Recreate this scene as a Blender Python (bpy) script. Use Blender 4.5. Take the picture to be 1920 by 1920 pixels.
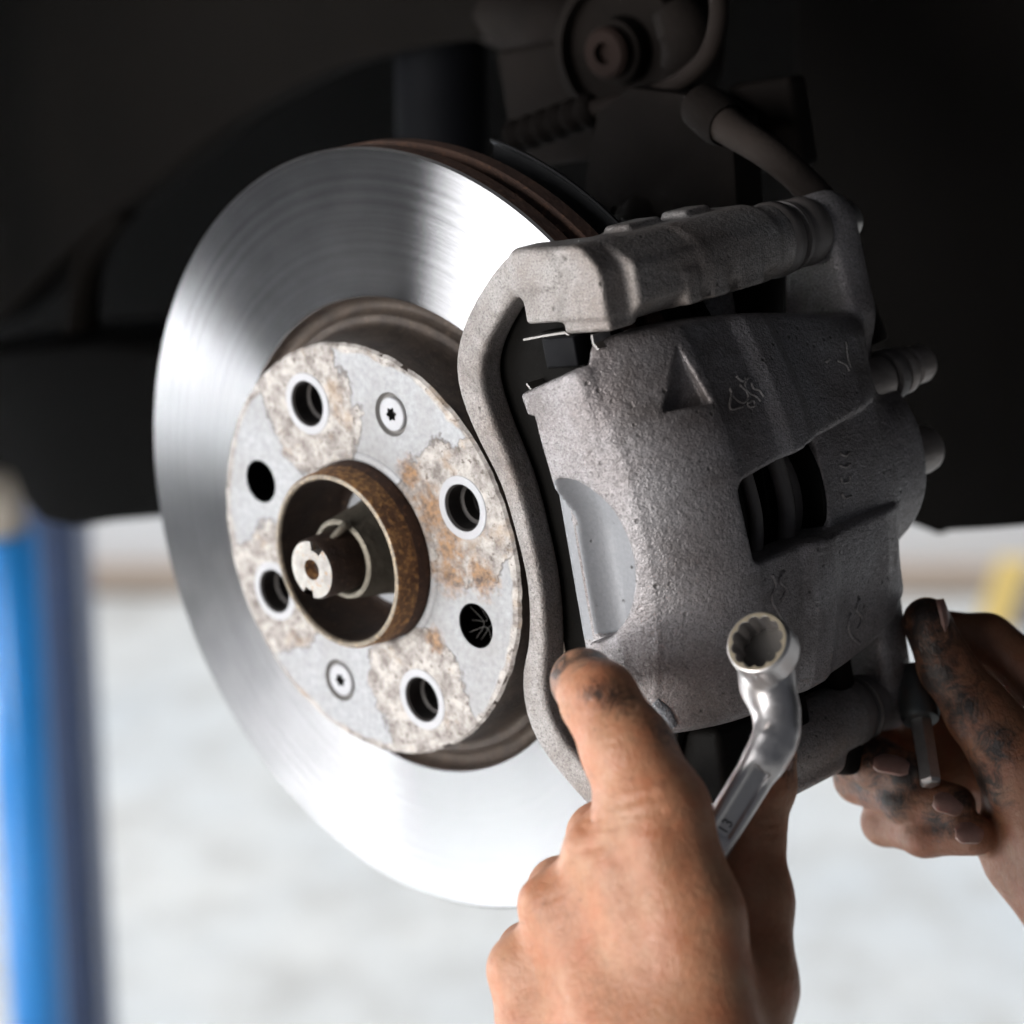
import bpy, bmesh, math, random
import numpy as np
from mathutils import Matrix, Vector, noise
from mathutils.geometry import tessellate_polygon
from mathutils.bvhtree import BVHTree

random.seed(4)
scene = bpy.context.scene
COL = scene.collection
for o in list(bpy.data.objects):
    bpy.data.objects.remove(o)

# ------------------------------------------------------------------ camera, world, lamps, exposure
cam_data = bpy.data.cameras.new('camera')
cam = bpy.data.objects.new('camera', cam_data)
COL.objects.link(cam)
cam.location = (0.0, 0.0, 1.45)
cam.rotation_euler = (math.radians(90 - 18), 0, 0)
cam_data.sensor_width = 36
cam_data.lens = 93.75
cam_data.clip_start = 0.05
cam_data.clip_end = 100
cam_data.dof.use_dof = True
cam_data.dof.focus_distance = 0.93
cam_data.dof.aperture_fstop = 6.0
scene.camera = cam

world = bpy.data.worlds.new('World')
scene.world = world
world.use_nodes = True
bg = world.node_tree.nodes['Background']
bg.inputs['Color'].default_value = (0.80, 0.86, 1.0, 1)
bg.inputs['Strength'].default_value = 0.08

def area_lamp(name, loc, target, sx, sy, power, color):
    d = bpy.data.lights.new(name, 'AREA')
    d.shape = 'RECTANGLE'
    d.size, d.size_y = sx, sy
    d.energy = power
    d.color = color
    o = bpy.data.objects.new(name, d)
    COL.objects.link(o)
    o.location = loc
    o.rotation_euler = (Vector(target) - Vector(loc)).to_track_quat('-Z', 'Y').to_euler()
    return o

# daylight through the open workshop door on the outboard side of the wheel
area_lamp('door_daylight', (-2.6, -1.225, 1.60), (0.0, -1.225, 1.58), 3.75, 2.0, 152, (0.98, 0.985, 1.0))
# added overhead fills above the floor, no such fixtures seen
r1 = area_lamp('back_floor_fill', (0.0, 3.2, 3.6), (0.0, 3.2, 0.0), 10.0, 2.4, 156, (0.98, 0.99, 1.0))  # added to brighten the background floor
r2 = area_lamp('near_floor_fill', (-1.25, 1.20, 3.0), (-1.25, 1.20, 0.0), 0.5, 1.6, 34, (0.97, 0.98, 1.0))  # added to light the floor patch that whitens the disc's lower half
r3 = area_lamp('far_left_floor_fill', (-4.8, 3.5, 3.0), (-4.8, 3.5, 0.0), 3.6, 0.5, 560, (0.97, 0.98, 1.0))  # added to light far floor mirrored in the disc's left sector
r3.data.spread = math.radians(36)
r1.data.spread = math.radians(110)
r2.data.spread = math.radians(26)
# added fill light, low in front of the wheel, brightening the caliper
area_lamp('front_fill', (-1.52, -0.45, 0.95), (0.1, 0.92, 1.12), 0.40, 0.40, 21, (1.0, 0.95, 0.89))

scene.view_settings.view_transform = 'Standard'
scene.view_settings.look = 'None'
scene.view_settings.exposure = 0
scene.view_settings.gamma = 1
scene.view_settings.use_curve_mapping = False
scene.cycles.max_bounces = 6
scene.cycles.diffuse_bounces = 3
scene.cycles.glossy_bounces = 3
scene.cycles.use_denoising = True
scene.cycles.sample_clamp_indirect = 40.0

# ------------------------------------------------------------------ frames and helpers
# wheel frame: origin at the hub centre on the disc's outer face, Z along the axle outwards,
# X towards the caliper, Y up; all coordinates below in that frame are millimetres
ASM = Matrix([[0.707282, -0.171848, -0.685726, -0.041376], [-0.672332, 0.136229, -0.727607, 0.969262], [0.218454, 0.975659, -0.019186, 1.124805], [0.0, 0.0, 0.0, 1.0]])

def thing(name, label, cat, anchor=(0, 0, 0), group=None):
    o = bpy.data.objects.new(name, None)
    COL.objects.link(o)
    o.empty_display_size = 0.02
    o.matrix_world = ASM @ Matrix.Translation(Vector(anchor) / 1000)
    o['label'] = label
    o['category'] = cat
    if group:
        o['group'] = group
    ANCH[o.name] = Vector(anchor)
    return o
ANCH = {}

def add(name, verts, faces, mat, parent=None, smooth=True, anchor=None, autosmooth=None, mats=None, fmat=None):
    """verts in wheel-frame mm"""
    a = ANCH[parent.name] if parent is not None else Vector(anchor or (0, 0, 0))
    v = (np.asarray(verts, dtype=float) - np.array(a)) / 1000.0
    me = bpy.data.meshes.new(name)
    me.from_pydata(v.tolist(), [], [tuple(int(i) for i in f) for f in faces])
    me.update()
    for m in (mats or [mat]):
        me.materials.append(m)
    if fmat is not None:
        me.polygons.foreach_set('material_index', fmat)
    o = bpy.data.objects.new(name, me)
    COL.objects.link(o)
    if parent is not None:
        o.parent = parent
        ANCH[o.name] = a
    else:
        o.matrix_world = ASM @ Matrix.Translation(a / 1000)
        ANCH[o.name] = a
    if smooth:
        me.polygons.foreach_set('use_smooth', [True] * len(me.polygons))
        if autosmooth:
            me.set_sharp_from_angle(angle=math.radians(autosmooth))
    return o

def tag(o, label, cat, group=None):
    o['label'] = label
    o['category'] = cat
    if group:
        o['group'] = group
    return o

def frame(d):
    d = Vector(d).normalized()
    u = d.orthogonal().normalized()
    return u, d.cross(u), d

def lathe(profile, segs=128, c=(0, 0), closed=False):
    """profile of (r, z) about the Z direction through c"""
    V, Fc = [], []
    n = len(profile)
    for r, z in profile:
        for k in range(segs):
            a = 2 * math.pi * k / segs
            V.append((c[0] + r * math.cos(a), c[1] + r * math.sin(a), z))
    for i in range(n - 1 + (1 if closed else 0)):
        j = (i + 1) % n
        for k in range(segs):
            k2 = (k + 1) % segs
            Fc.append((i * segs + k, i * segs + k2, j * segs + k2, j * segs + k))
    return V, Fc

def lathe_axis(profile, a, d, segs=48):
    """profile of (r, t): t along direction d from a"""
    u, w, d = frame(d)
    a = Vector(a)
    V, Fc = [], []
    for r, t in profile:
        for k in range(segs):
            th = 2 * math.pi * k / segs
            V.append(tuple(a + d * t + (u * math.cos(th) + w * math.sin(th)) * r))
    for i in range(len(profile) - 1):
        for k in range(segs):
            k2 = (k + 1) % segs
            Fc.append((i * segs + k, i * segs + k2, (i + 1) * segs + k2, (i + 1) * segs + k))
    return V, Fc

def catmull(pts, n=8):
    P = [Vector(p) for p in pts]
    P = [P[0] * 2 - P[1]] + P + [P[-1] * 2 - P[-2]]
    out = []
    for i in range(1, len(P) - 2):
        for k in range(n):
            t = k / n
            a, b, c, d = P[i - 1], P[i], P[i + 1], P[i + 2]
            out.append(0.5 * ((2 * b) + (c - a) * t + (2 * a - 5 * b + 4 * c - d) * t * t + (3 * b - a - 3 * c + d) * t ** 3))
    out.append(P[-2])
    return out

def tube(pts, rad, segs=12, n=8, caps=True):
    if isinstance(rad, (int, float)):
        rad = [rad] * len(pts)
    q = catmull([tuple(p) + (r,) for p, r in zip(pts, rad)], n) if n > 1 else [Vector(tuple(p) + (r,)) for p, r in zip(pts, rad)]
    c = [Vector(p[:3]) for p in q]
    r = [p[3] for p in q]
    V, Fc = [], []
    up = (c[1] - c[0]).orthogonal().normalized()
    for i in range(len(c)):
        d = (c[min(i + 1, len(c) - 1)] - c[max(i - 1, 0)]).normalized()
        up = (up - d * up.dot(d)).normalized()
        w = d.cross(up)
        for k in range(segs):
            th = 2 * math.pi * k / segs
            V.append(tuple(c[i] + (up * math.cos(th) + w * math.sin(th)) * r[i]))
    for i in range(len(c) - 1):
        for k in range(segs):
            k2 = (k + 1) % segs
            Fc.append((i * segs + k, i * segs + k2, (i + 1) * segs + k2, (i + 1) * segs + k))
    if caps:
        Fc.append(tuple(range(segs))[::-1])
        Fc.append(tuple((len(c) - 1) * segs + k for k in range(segs)))
    return V, Fc

def join(*parts):
    V, Fc = [], []
    for v, f in parts:
        b = len(V)
        V += [tuple(p) for p in v]
        Fc += [tuple(i + b for i in q) for q in f]
    return V, Fc

def extrude(poly, z0, z1, bev=0.0, holes=()):
    """polygon in the wheel plane (XY) between z0 and z1, optional holes; edges bevelled"""
    loops = [poly] + list(holes)
    flat = [p for lp in loops for p in lp]
    tris = tessellate_polygon([[Vector((x, y, 0)) for x, y in lp] for lp in loops])
    bm = bmesh.new()
    A = [bm.verts.new((x, y, z1)) for x, y in flat]
    Bv = [bm.verts.new((x, y, z0)) for x, y in flat]
    for t in tris:
        try:
            bm.faces.new([A[i] for i in t])
            bm.faces.new([Bv[i] for i in reversed(t)])
        except ValueError:
            pass
    k = 0
    for lp in loops:
        n = len(lp)
        for i in range(n):
            j = (i + 1) % n
            bm.faces.new((A[k + i], A[k + j], Bv[k + j], Bv[k + i]))
        k += n
    bmesh.ops.recalc_face_normals(bm, faces=bm.faces)
    bmesh.ops.dissolve_limit(bm, angle_limit=0.01, verts=bm.verts, edges=bm.edges)
    if bev:
        es = [e for e in bm.edges if len(e.link_faces) == 2 and e.calc_face_angle(0) > 0.5]
        bmesh.ops.bevel(bm, geom=es, offset=bev, segments=3, profile=0.5, affect='EDGES', clamp_overlap=True)
    bm.verts.index_update()
    V = [tuple(v.co) for v in bm.verts]
    Fc = [tuple(v.index for v in f.verts) for f in bm.faces]
    bm.free()
    return V, Fc

def boxm(lo, hi, bev=0.0):
    V, Fc = extrude([(lo[0], lo[1]), (hi[0], lo[1]), (hi[0], hi[1]), (lo[0], hi[1])], lo[2], hi[2], bev)
    return V, Fc

def ring2d(cx, cy, r, n=40, jit=0.0, seed=0):
    rnd = random.Random(seed)
    out = []
    for k in range(n):
        a = 2 * math.pi * k / n
        rr = r + jit * rnd.uniform(-1, 1)
        out.append((cx + rr * math.cos(a), cy + rr * math.sin(a)))
    return out

# ---- distance fields: smooth cast and organic shapes meshed with surface nets
f32 = np.float32
def V3(p):
    return np.array(p, dtype=f32)
def cap(P, a, ra, b, rb):
    a, b = V3(a), V3(b)
    ba = b - a
    t = np.clip(((P - a) @ ba) / float(ba @ ba), 0, 1)
    return np.linalg.norm(P - a - t[:, None] * ba, axis=1) - (ra + (rb - ra) * t)
def sph(P, c, r):
    return np.linalg.norm(P - V3(c), axis=1) - r
def ell(P, c, r):
    q = (P - V3(c)) / V3(r)
    k0 = np.linalg.norm(q, axis=1)
    k1 = np.linalg.norm(q / V3(r), axis=1) + 1e-6
    return k0 * (k0 - 1) / k1
def box(P, lo, hi, r=0.0, R=None):
    lo, hi = V3(lo), V3(hi)
    q = P - (lo + hi) / 2
    if R is not None:
        q = q @ R
    d = np.abs(q) - (hi - lo) / 2 + r
    return np.linalg.norm(np.maximum(d, 0), axis=1) + np.minimum(d.max(axis=1), 0) - r
def obox(P, c, ax, h, r=0.0):
    """oriented box: ax = three unit vectors, h = half sizes"""
    q = (P - V3(c)) @ np.array(ax, dtype=f32).T
    d = np.abs(q) - V3(h) + r
    return np.linalg.norm(np.maximum(d, 0), axis=1) + np.minimum(d.max(axis=1), 0) - r
def cyl(P, a, b, r, e=0.0):
    a, b = V3(a), V3(b)
    ba = b - a
    L = float(np.linalg.norm(ba))
    n = ba / L
    t = (P - a) @ n
    rad = np.linalg.norm(P - a - t[:, None] * n, axis=1)
    d0 = rad - r + e
    d1 = np.abs(t - L / 2) - L / 2 + e
    return np.hypot(np.maximum(d0, 0), np.maximum(d1, 0)) + np.minimum(np.maximum(d0, d1), 0) - e
def smin(a, b, k):
    h = np.maximum(k - np.abs(a - b), 0) / k
    return np.minimum(a, b) - h * h * k * 0.25
def smax(a, b, k):
    return -smin(-a, -b, k)
def crease(P, pts, width):
    """0..1 along a polyline"""
    d = None
    for a, b in zip(pts[:-1], pts[1:]):
        e = cap(P, a, 0, b, 0)
        d = e if d is None else np.minimum(d, e)
    return np.exp(-(d / width) ** 2)

def nets(fn, lo, hi, h):
    lo, hi = np.array(lo, float), np.array(hi, float)
    KB = 8
    nb = np.ceil((hi - lo) / (h * KB)).astype(int)
    n = nb * KB
    bi = np.stack(np.meshgrid(*[np.arange(k) for k in nb], indexing='ij'), -1).reshape(-1, 3)
    cen = lo + (bi * KB + (KB - 1) / 2) * h
    fc = fn(cen.astype(f32))
    val = np.repeat(np.repeat(np.repeat(np.where(fc < 0, -50, 50).reshape(nb).astype(f32), KB, 0), KB, 1), KB, 2)
    near = bi[np.abs(fc) < KB * h * 1.25]
    off = np.stack(np.meshgrid(*[np.arange(KB)] * 3, indexing='ij'), -1).reshape(-1, 3)
    for i in range(0, len(near), 400):
        ii = (near[i:i + 400, None, :] * KB + off[None]).reshape(-1, 3)
        val[ii[:, 0], ii[:, 1], ii[:, 2]] = fn((lo + ii * h).astype(f32))
    s = val < 0
    cn = n - 1
    cnt = np.zeros(tuple(cn), dtype=np.int8)
    for dx in (0, 1):
        for dy in (0, 1):
            for dz in (0, 1):
                cnt += s[dx:dx + cn[0], dy:dy + cn[1], dz:dz + cn[2]]
    act = (cnt > 0) & (cnt < 8)
    idx = np.argwhere(act)
    vid = -np.ones(tuple(cn), dtype=np.int64)
    vid[act] = np.arange(len(idx))
    pos = np.zeros((len(idx), 3))
    num = np.zeros(len(idx))
    offs = [(i, j, k) for i in (0, 1) for j in (0, 1) for k in (0, 1)]
    for a in offs:
        for d in range(3):
            if a[d] == 0:
                b = list(a)
                b[d] = 1
                va = val[idx[:, 0] + a[0], idx[:, 1] + a[1], idx[:, 2] + a[2]]
                vb = val[idx[:, 0] + b[0], idx[:, 1] + b[1], idx[:, 2] + b[2]]
                m = (va < 0) != (vb < 0)
                t = np.where(m, va / np.where(m, va - vb, 1), 0)
                p = np.zeros((len(idx), 3))
                p[:] = a
                p[:, d] += t
                pos += p * m[:, None]
                num += m
    pos = pos / num[:, None] + idx
    V = lo + pos * h
    quads = []
    for d in range(3):
        e1, e2 = [(1, 2), (2, 0), (0, 1)][d]
        sl0 = [slice(1, -1)] * 3
        sl1 = [slice(1, -1)] * 3
        sl0[d] = slice(0, -1)
        sl1[d] = slice(1, None)
        A, Bv = s[tuple(sl0)], s[tuple(sl1)]
        ed = np.argwhere(A != Bv)
        if not len(ed):
            continue
        flip = A[tuple(ed.T)]
        o = np.ones(3, int)
        o[d] = 0
        base = ed + o
        def cell(u, v):
            c = base.copy()
            c[:, e1] += u
            c[:, e2] += v
            return vid[tuple(c.T)]
        q = np.stack([cell(-1, -1), cell(0, -1), cell(0, 0), cell(-1, 0)], 1)
        q[~flip] = q[~flip][:, ::-1]
        quads.append(q)
    Fq = np.concatenate(quads)
    Fq = Fq[(Fq >= 0).all(axis=1)]
    # settle the vertices on the true surface
    for _ in range(2):
        P = V.astype(f32)
        g = np.empty((len(V), 3))
        for d in range(3):
            e = np.zeros(3, dtype=f32)
            e[d] = 0.25
            g[:, d] = (fn(P + e) - fn(P - e)) / 0.5
        f0 = fn(P)
        stp = -f0[:, None] * g / np.maximum((g * g).sum(1), 0.25)[:, None]
        ln = np.linalg.norm(stp, axis=1)
        stp *= np.minimum(1, 0.45 * h / np.maximum(ln, 1e-6))[:, None]
        V = V + stp
    return V, Fq

# ------------------------------------------------------------------ materials
class NT:
    def __init__(self, name):
        self.m = bpy.data.materials.new(name)
        self.m.use_nodes = True
        self.t = self.m.node_tree
        self.b = self.t.nodes['Principled BSDF']
        self.tc = self.t.nodes.new('ShaderNodeTexCoord')
    def n(self, typ, **kw):
        nd = self.t.nodes.new(typ)
        for k, v in kw.items():
            if k.startswith('i_'):
                nd.inputs[k[2:].replace('_', ' ')].default_value = v
            else:
                setattr(nd, k, v)
        return nd
    def l(self, a, b):
        self.t.links.new(a, b)
    def set(self, **kw):
        for k, v in kw.items():
            self.b.inputs[k.replace('_', ' ')].default_value = v
    def noise(self, scale, detail=3, rough=0.55, vec=None, dist=0.0):
        nd = self.n('ShaderNodeTexNoise')
        nd.inputs['Scale'].default_value = scale
        nd.inputs['Detail'].default_value = detail
        nd.inputs['Roughness'].default_value = rough
        nd.inputs['Distortion'].default_value = dist
        self.l(vec or self.tc.outputs['Object'], nd.inputs['Vector'])
        return nd.outputs['Fac']
    def ramp(self, src, stops, interp='LINEAR'):
        nd = self.n('ShaderNodeValToRGB')
        nd.color_ramp.interpolation = interp
        el = nd.color_ramp.elements
        while len(el) < len(stops):
            el.new(0.5)
        for e, (p, c) in zip(el, stops):
            e.position = p
            e.color = (c, c, c, 1) if isinstance(c, (int, float)) else tuple(c) + (1,)
        self.l(src, nd.inputs['Fac'])
        return nd.outputs['Color']
    def mix(self, fac, a, b, mode='MIX'):
        nd = self.n('ShaderNodeMix', data_type='RGBA', blend_type=mode)
        for s, sock in ((fac, nd.inputs[0]), (a, nd.inputs[6]), (b, nd.inputs[7])):
            if hasattr(s, 'is_output'):
                self.l(s, sock)
            elif isinstance(s, (int, float)):
                sock.default_value = s if sock.type == 'VALUE' else (s, s, s, 1)
            else:
                sock.default_value = tuple(s) + (1,)
        return nd.outputs[2]
    def math(self, op, a, b=0.0, c=None, clamp=False):
        nd = self.n('ShaderNodeMath', operation=op, use_clamp=clamp)
        for s, sock in zip((a, b, c), nd.inputs):
            if s is None:
                continue
            if hasattr(s, 'is_output'):
                self.l(s, sock)
            else:
                sock.default_value = s
        return nd.outputs[0]
    def dist(self, p):
        nd = self.n('ShaderNodeVectorMath', operation='DISTANCE')
        self.l(self.tc.outputs['Object'], nd.inputs[0])
        nd.inputs[1].default_value = tuple(c / 1000 for c in p)
        return nd.outputs['Value']
    def bump(self, h, strength, dist, prev=None):
        nd = self.n('ShaderNodeBump')
        nd.inputs['Strength'].default_value = strength
        nd.inputs['Distance'].default_value = dist
        self.l(h, nd.inputs['Height'])
        if prev is not None:
            self.l(prev, nd.inputs['Normal'])
        self.l(nd.outputs['Normal'], self.b.inputs['Normal'])
        return nd.outputs['Normal']
    def color(self, c):
        self.l(c, self.b.inputs['Base Color'])
    def rough(self, r):
        self.l(r, self.b.inputs['Roughness'])

def simple(name, col, rough=0.6, metal=0.0, var=0.25, scale=60, bump=0.0, bscale=400, spec=0.5):
    t = NT(name)
    t.set(Roughness=rough, Metallic=metal, Specular_IOR_Level=spec)
    n = t.noise(scale, 5, 0.6)
    t.color(t.mix(n, tuple(c * (1 - var) for c in col), tuple(min(1, c * (1 + var)) for c in col)))
    if bump:
        t.bump(t.noise(bscale, 4), bump, 0.0008)
    return t.m

def cast_material(name, base=(0.285, 0.268, 0.270), brown=(0.165, 0.136, 0.13), metal=0.5, rough=0.42):
    t = NT(name)
    big = t.noise(28, 4, 0.6)
    fine = t.noise(1350, 2, 0.7)
    mid = t.noise(440, 3, 0.65)
    vor = t.n('ShaderNodeTexVoronoi', feature='F1')
    vor.inputs['Scale'].default_value = 210
    t.l(t.tc.outputs['Object'], vor.inputs['Vector'])
    pits = t.ramp(vor.outputs['Distance'], [(0.0, 1.0), (0.10, 0.7), (0.2, 0.0)])
    keep = t.ramp(t.noise(95, 2), [(0.50, 0.0), (0.60, 1.0)])
    c = t.mix(t.ramp(big, [(0.38, 0.0), (0.66, 0.75)]), base, brown)
    c = t.mix(t.ramp(fine, [(0.34, 0.75), (0.48, 0.0)]), c, tuple(b * 0.33 for b in base))
    c = t.mix(t.ramp(fine, [(0.56, 0.0), (0.74, 0.45)]), c, tuple(min(1, b * 1.75) for b in base))
    oil = t.ramp(t.noise(17, 5, 0.68, dist=0.6), [(0.50, 0.0), (0.66, 0.72)])
    c = t.mix(oil, c, (0.085, 0.070, 0.064))
    pm = t.math('MULTIPLY', pits, keep)
    c = t.mix(t.math('MULTIPLY', pm, 0.8), c, (0.03, 0.025, 0.02))
    t.color(c)
    t.set(Metallic=metal)
    t.rough(t.ramp(mid, [(0.3, rough - 0.1), (0.7, rough + 0.16)]))
    h = t.math('ADD', t.math('MULTIPLY', mid, 1.0), t.math('MULTIPLY', fine, 0.55))
    h = t.math('SUBTRACT', h, t.math('MULTIPLY', pm, 0.8))
    t.bump(h, 0.6, 0.0010)
    return t.m

M_cast = cast_material('cast_caliper')
M_bracket = cast_material('cast_bracket', (0.31, 0.29, 0.278), (0.165, 0.125, 0.104), 0.35, 0.5)
def scoop_material():
    t = NT('smooth_cast_hollow')
    fine = t.noise(700, 3, 0.6)
    vor = t.n('ShaderNodeTexVoronoi', feature='F1')
    vor.inputs['Scale'].default_value = 190
    t.l(t.tc.outputs['Object'], vor.inputs['Vector'])
    pit = t.math('MULTIPLY', t.ramp(vor.outputs['Distance'], [(0.0, 1.0), (0.09, 0.8), (0.16, 0.0)]), t.ramp(t.noise(120, 2), [(0.5, 0), (0.58, 1)]))
    c = t.mix(fine, (0.20, 0.205, 0.218), (0.285, 0.29, 0.305))  # darker base stands in for the hollow's missing shade; smooth finish is its own
    t.color(t.mix(pit, c, (0.03, 0.027, 0.025)))
    t.set(Metallic=0.25, Roughness=0.58)
    t.bump(t.math('SUBTRACT', t.math('MULTIPLY', fine, 0.3), pit), 0.4, 0.0008)
    return t.m
M_scoop = scoop_material()
M_black = simple('shaded_underbody', (0.0013, 0.0012, 0.0011), 0.8, spec=0.03)  # underbody shade put into the base colour
M_liner = simple('shaded_liner_plastic', (0.0040, 0.0032, 0.0026), 0.85, var=0.5, scale=9, spec=0.05)  # far darker than the plastic: shade of the arch put into its colour
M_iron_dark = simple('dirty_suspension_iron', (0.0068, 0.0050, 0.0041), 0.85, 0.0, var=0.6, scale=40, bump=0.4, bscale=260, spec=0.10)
M_rubber = simple('rubber_boot', (0.12, 0.105, 0.098), 0.5, var=0.4, scale=120, bump=0.2, bscale=700)
M_pad_back = simple('pad_backing_steel', (0.006, 0.0055, 0.005), 0.6, 0.0, var=0.4, bump=0.3, spec=0.06)
M_pad = simple('friction_lining', (0.008, 0.0075, 0.007), 0.9, spec=0.06, var=0.5, scale=500, bump=0.5)
M_spring = simple('spring_steel', (0.42, 0.40, 0.38), 0.35, 1.0, var=0.5, scale=200)
M_steel = simple('bright_fastener_steel', (0.50, 0.48, 0.46), 0.35, 0.9, var=0.25, scale=300, bump=0.1)
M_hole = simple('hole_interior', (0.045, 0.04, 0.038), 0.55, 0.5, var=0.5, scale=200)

def chrome_material():
    t = NT('satin_chrome')
    t.set(Metallic=1.0)
    t.color(t.mix(t.noise(140, 4), (0.60, 0.57, 0.56), (0.72, 0.69, 0.675)))
    t.rough(t.ramp(t.noise(420, 4), [(0.3, 0.34), (0.7, 0.46)]))
    t.bump(t.noise(700, 2), 0.06, 0.0004)
    return t.m
M_chrome = chrome_material()
M_wear = simple('worn_brass_edge', (0.55, 0.46, 0.33), 0.35, 0.9, var=0.3, scale=300)
M_engrave = simple('engraving_dark', (0.03, 0.028, 0.027), 0.7)  # plain dark colour for the star recess and size stamp

def disc_material():
    t = NT('turned_disc_face')
    g = t.n('ShaderNodeBsdfAnisotropic', distribution='BECKMANN')
    sp = t.n('ShaderNodeSeparateXYZ')
    t.l(t.tc.outputs['Object'], sp.inputs[0])
    r2 = t.math('ADD', t.math('MULTIPLY', sp.outputs[0], sp.outputs[0]), t.math('MULTIPLY', sp.outputs[1], sp.outputs[1]))
    r = t.math('SQRT', r2)
    cb = t.n('ShaderNodeCombineXYZ')
    t.l(r, cb.inputs[0])
    g1 = t.noise(2600, 2, 0.7, vec=cb.outputs[0])
    g2 = t.noise(420, 3, 0.6, vec=cb.outputs[0])
    g3 = t.noise(60, 2, 0.5)
    t.l(t.mix(g2, (0.58, 0.575, 0.59), (0.74, 0.735, 0.745)), g.inputs['Color'])
    t.l(t.math('ADD', t.math('MULTIPLY', g2, 0.07), t.math('ADD', t.math('MULTIPLY', g3, 0.03), 0.20)), g.inputs['Roughness'])
    g.inputs['Anisotropy'].default_value = 0.67
    tg = t.n('ShaderNodeTangent', direction_type='RADIAL', axis='Z')
    t.l(tg.outputs[0], g.inputs['Tangent'])
    bn = t.n('ShaderNodeBump')
    bn.inputs['Strength'].default_value = 0.05
    bn.inputs['Distance'].default_value = 0.0002
    t.l(t.math('ADD', g1, t.math('MULTIPLY', g2, 0.5)), bn.inputs['Height'])
    t.l(bn.outputs['Normal'], g.inputs['Normal'])
    out = [n for n in t.t.nodes if n.type == 'OUTPUT_MATERIAL'][0]
    t.l(g.outputs[0], out.inputs['Surface'])
    t.t.nodes.remove(t.b)
    return t.m
M_disc = disc_material()
M_lip = simple('disc_lip_dark_reflection', (0.11, 0.105, 0.105), 0.4, 0.6, var=0.2, scale=120)  # dark reflection on the chamfer painted in as lip colour

def rust_material(name, dark, mid, orange, rough=0.85, amount=0.5, metal=0.1):
    t = NT(name)
    n1 = t.noise(90, 6, 0.65)
    n2 = t.noise(420, 4, 0.6)
    c = t.mix(t.ramp(n1, [(0.35, 0.0), (0.65, 1.0)]), dark, mid)
    c = t.mix(t.ramp(n2, [(1 - amount, 0.0), (min(1, 1.18 - amount), 0.9)]), c, orange)
    t.color(c)
    t.set(Roughness=rough, Metallic=metal)
    t.bump(t.math('ADD', n1, n2), 0.5, 0.0009)
    return t.m
M_rim = rust_material('rusty_disc_rim', (0.07, 0.04, 0.03), (0.12, 0.065, 0.045), (0.20, 0.10, 0.06), amount=0.45)
M_groove = rust_material('hat_wall_scale', (0.035, 0.026, 0.021), (0.075, 0.055, 0.042), (0.16, 0.12, 0.09), amount=0.40, rough=0.6, metal=0.4)
M_spigot = rust_material('rusty_spigot', (0.06, 0.025, 0.012), (0.17, 0.085, 0.035), (0.33, 0.17, 0.06), amount=0.52)
M_spigot_dark = rust_material('dark_rusty_spigot', (0.03, 0.013, 0.008), (0.06, 0.028, 0.015), (0.12, 0.055, 0.025), amount=0.45)
M_spigot_in = rust_material('spigot_bore', (0.02, 0.011, 0.008), (0.04, 0.022, 0.014), (0.09, 0.05, 0.03), amount=0.42, rough=0.55, metal=0.3)
M_spigot_lip = rust_material('spigot_lip', (0.16, 0.13, 0.10), (0.28, 0.24, 0.19), (0.36, 0.28, 0.19), amount=0.5, rough=0.5, metal=0.6)
M_nut = rust_material('axle_nut', (0.14, 0.125, 0.10), (0.22, 0.195, 0.155), (0.30, 0.23, 0.16), amount=0.35, rough=0.5, metal=0.6)
M_axle_end = rust_material('axle_end_face', (0.30, 0.28, 0.26), (0.56, 0.54, 0.51), (0.42, 0.21, 0.06), amount=0.44, rough=0.6, metal=0.3)
M_zinc = simple('hub_washer_zinc', (0.55, 0.57, 0.60), 0.4, 0.6, var=0.15, scale=80)

BOLT_R, BOLT_A = 60.0, 16.3
bolt_pts = [(BOLT_R * math.cos(math.radians(BOLT_A + 90 * k)), BOLT_R * math.sin(math.radians(BOLT_A + 90 * k))) for k in range(4)]
clear_pts = [(BOLT_R * math.cos(math.radians(BOLT_A + 136.3 + 180 * k)), BOLT_R * math.sin(math.radians(BOLT_A + 136.3 + 180 * k))) for k in range(2)]
screw_pts = [(59.5 * math.cos(math.radians(BOLT_A + 45.0 + 180 * k)), 59.5 * math.sin(math.radians(BOLT_A + 45.0 + 180 * k))) for k in range(2)]
HZ = 20.8

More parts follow.
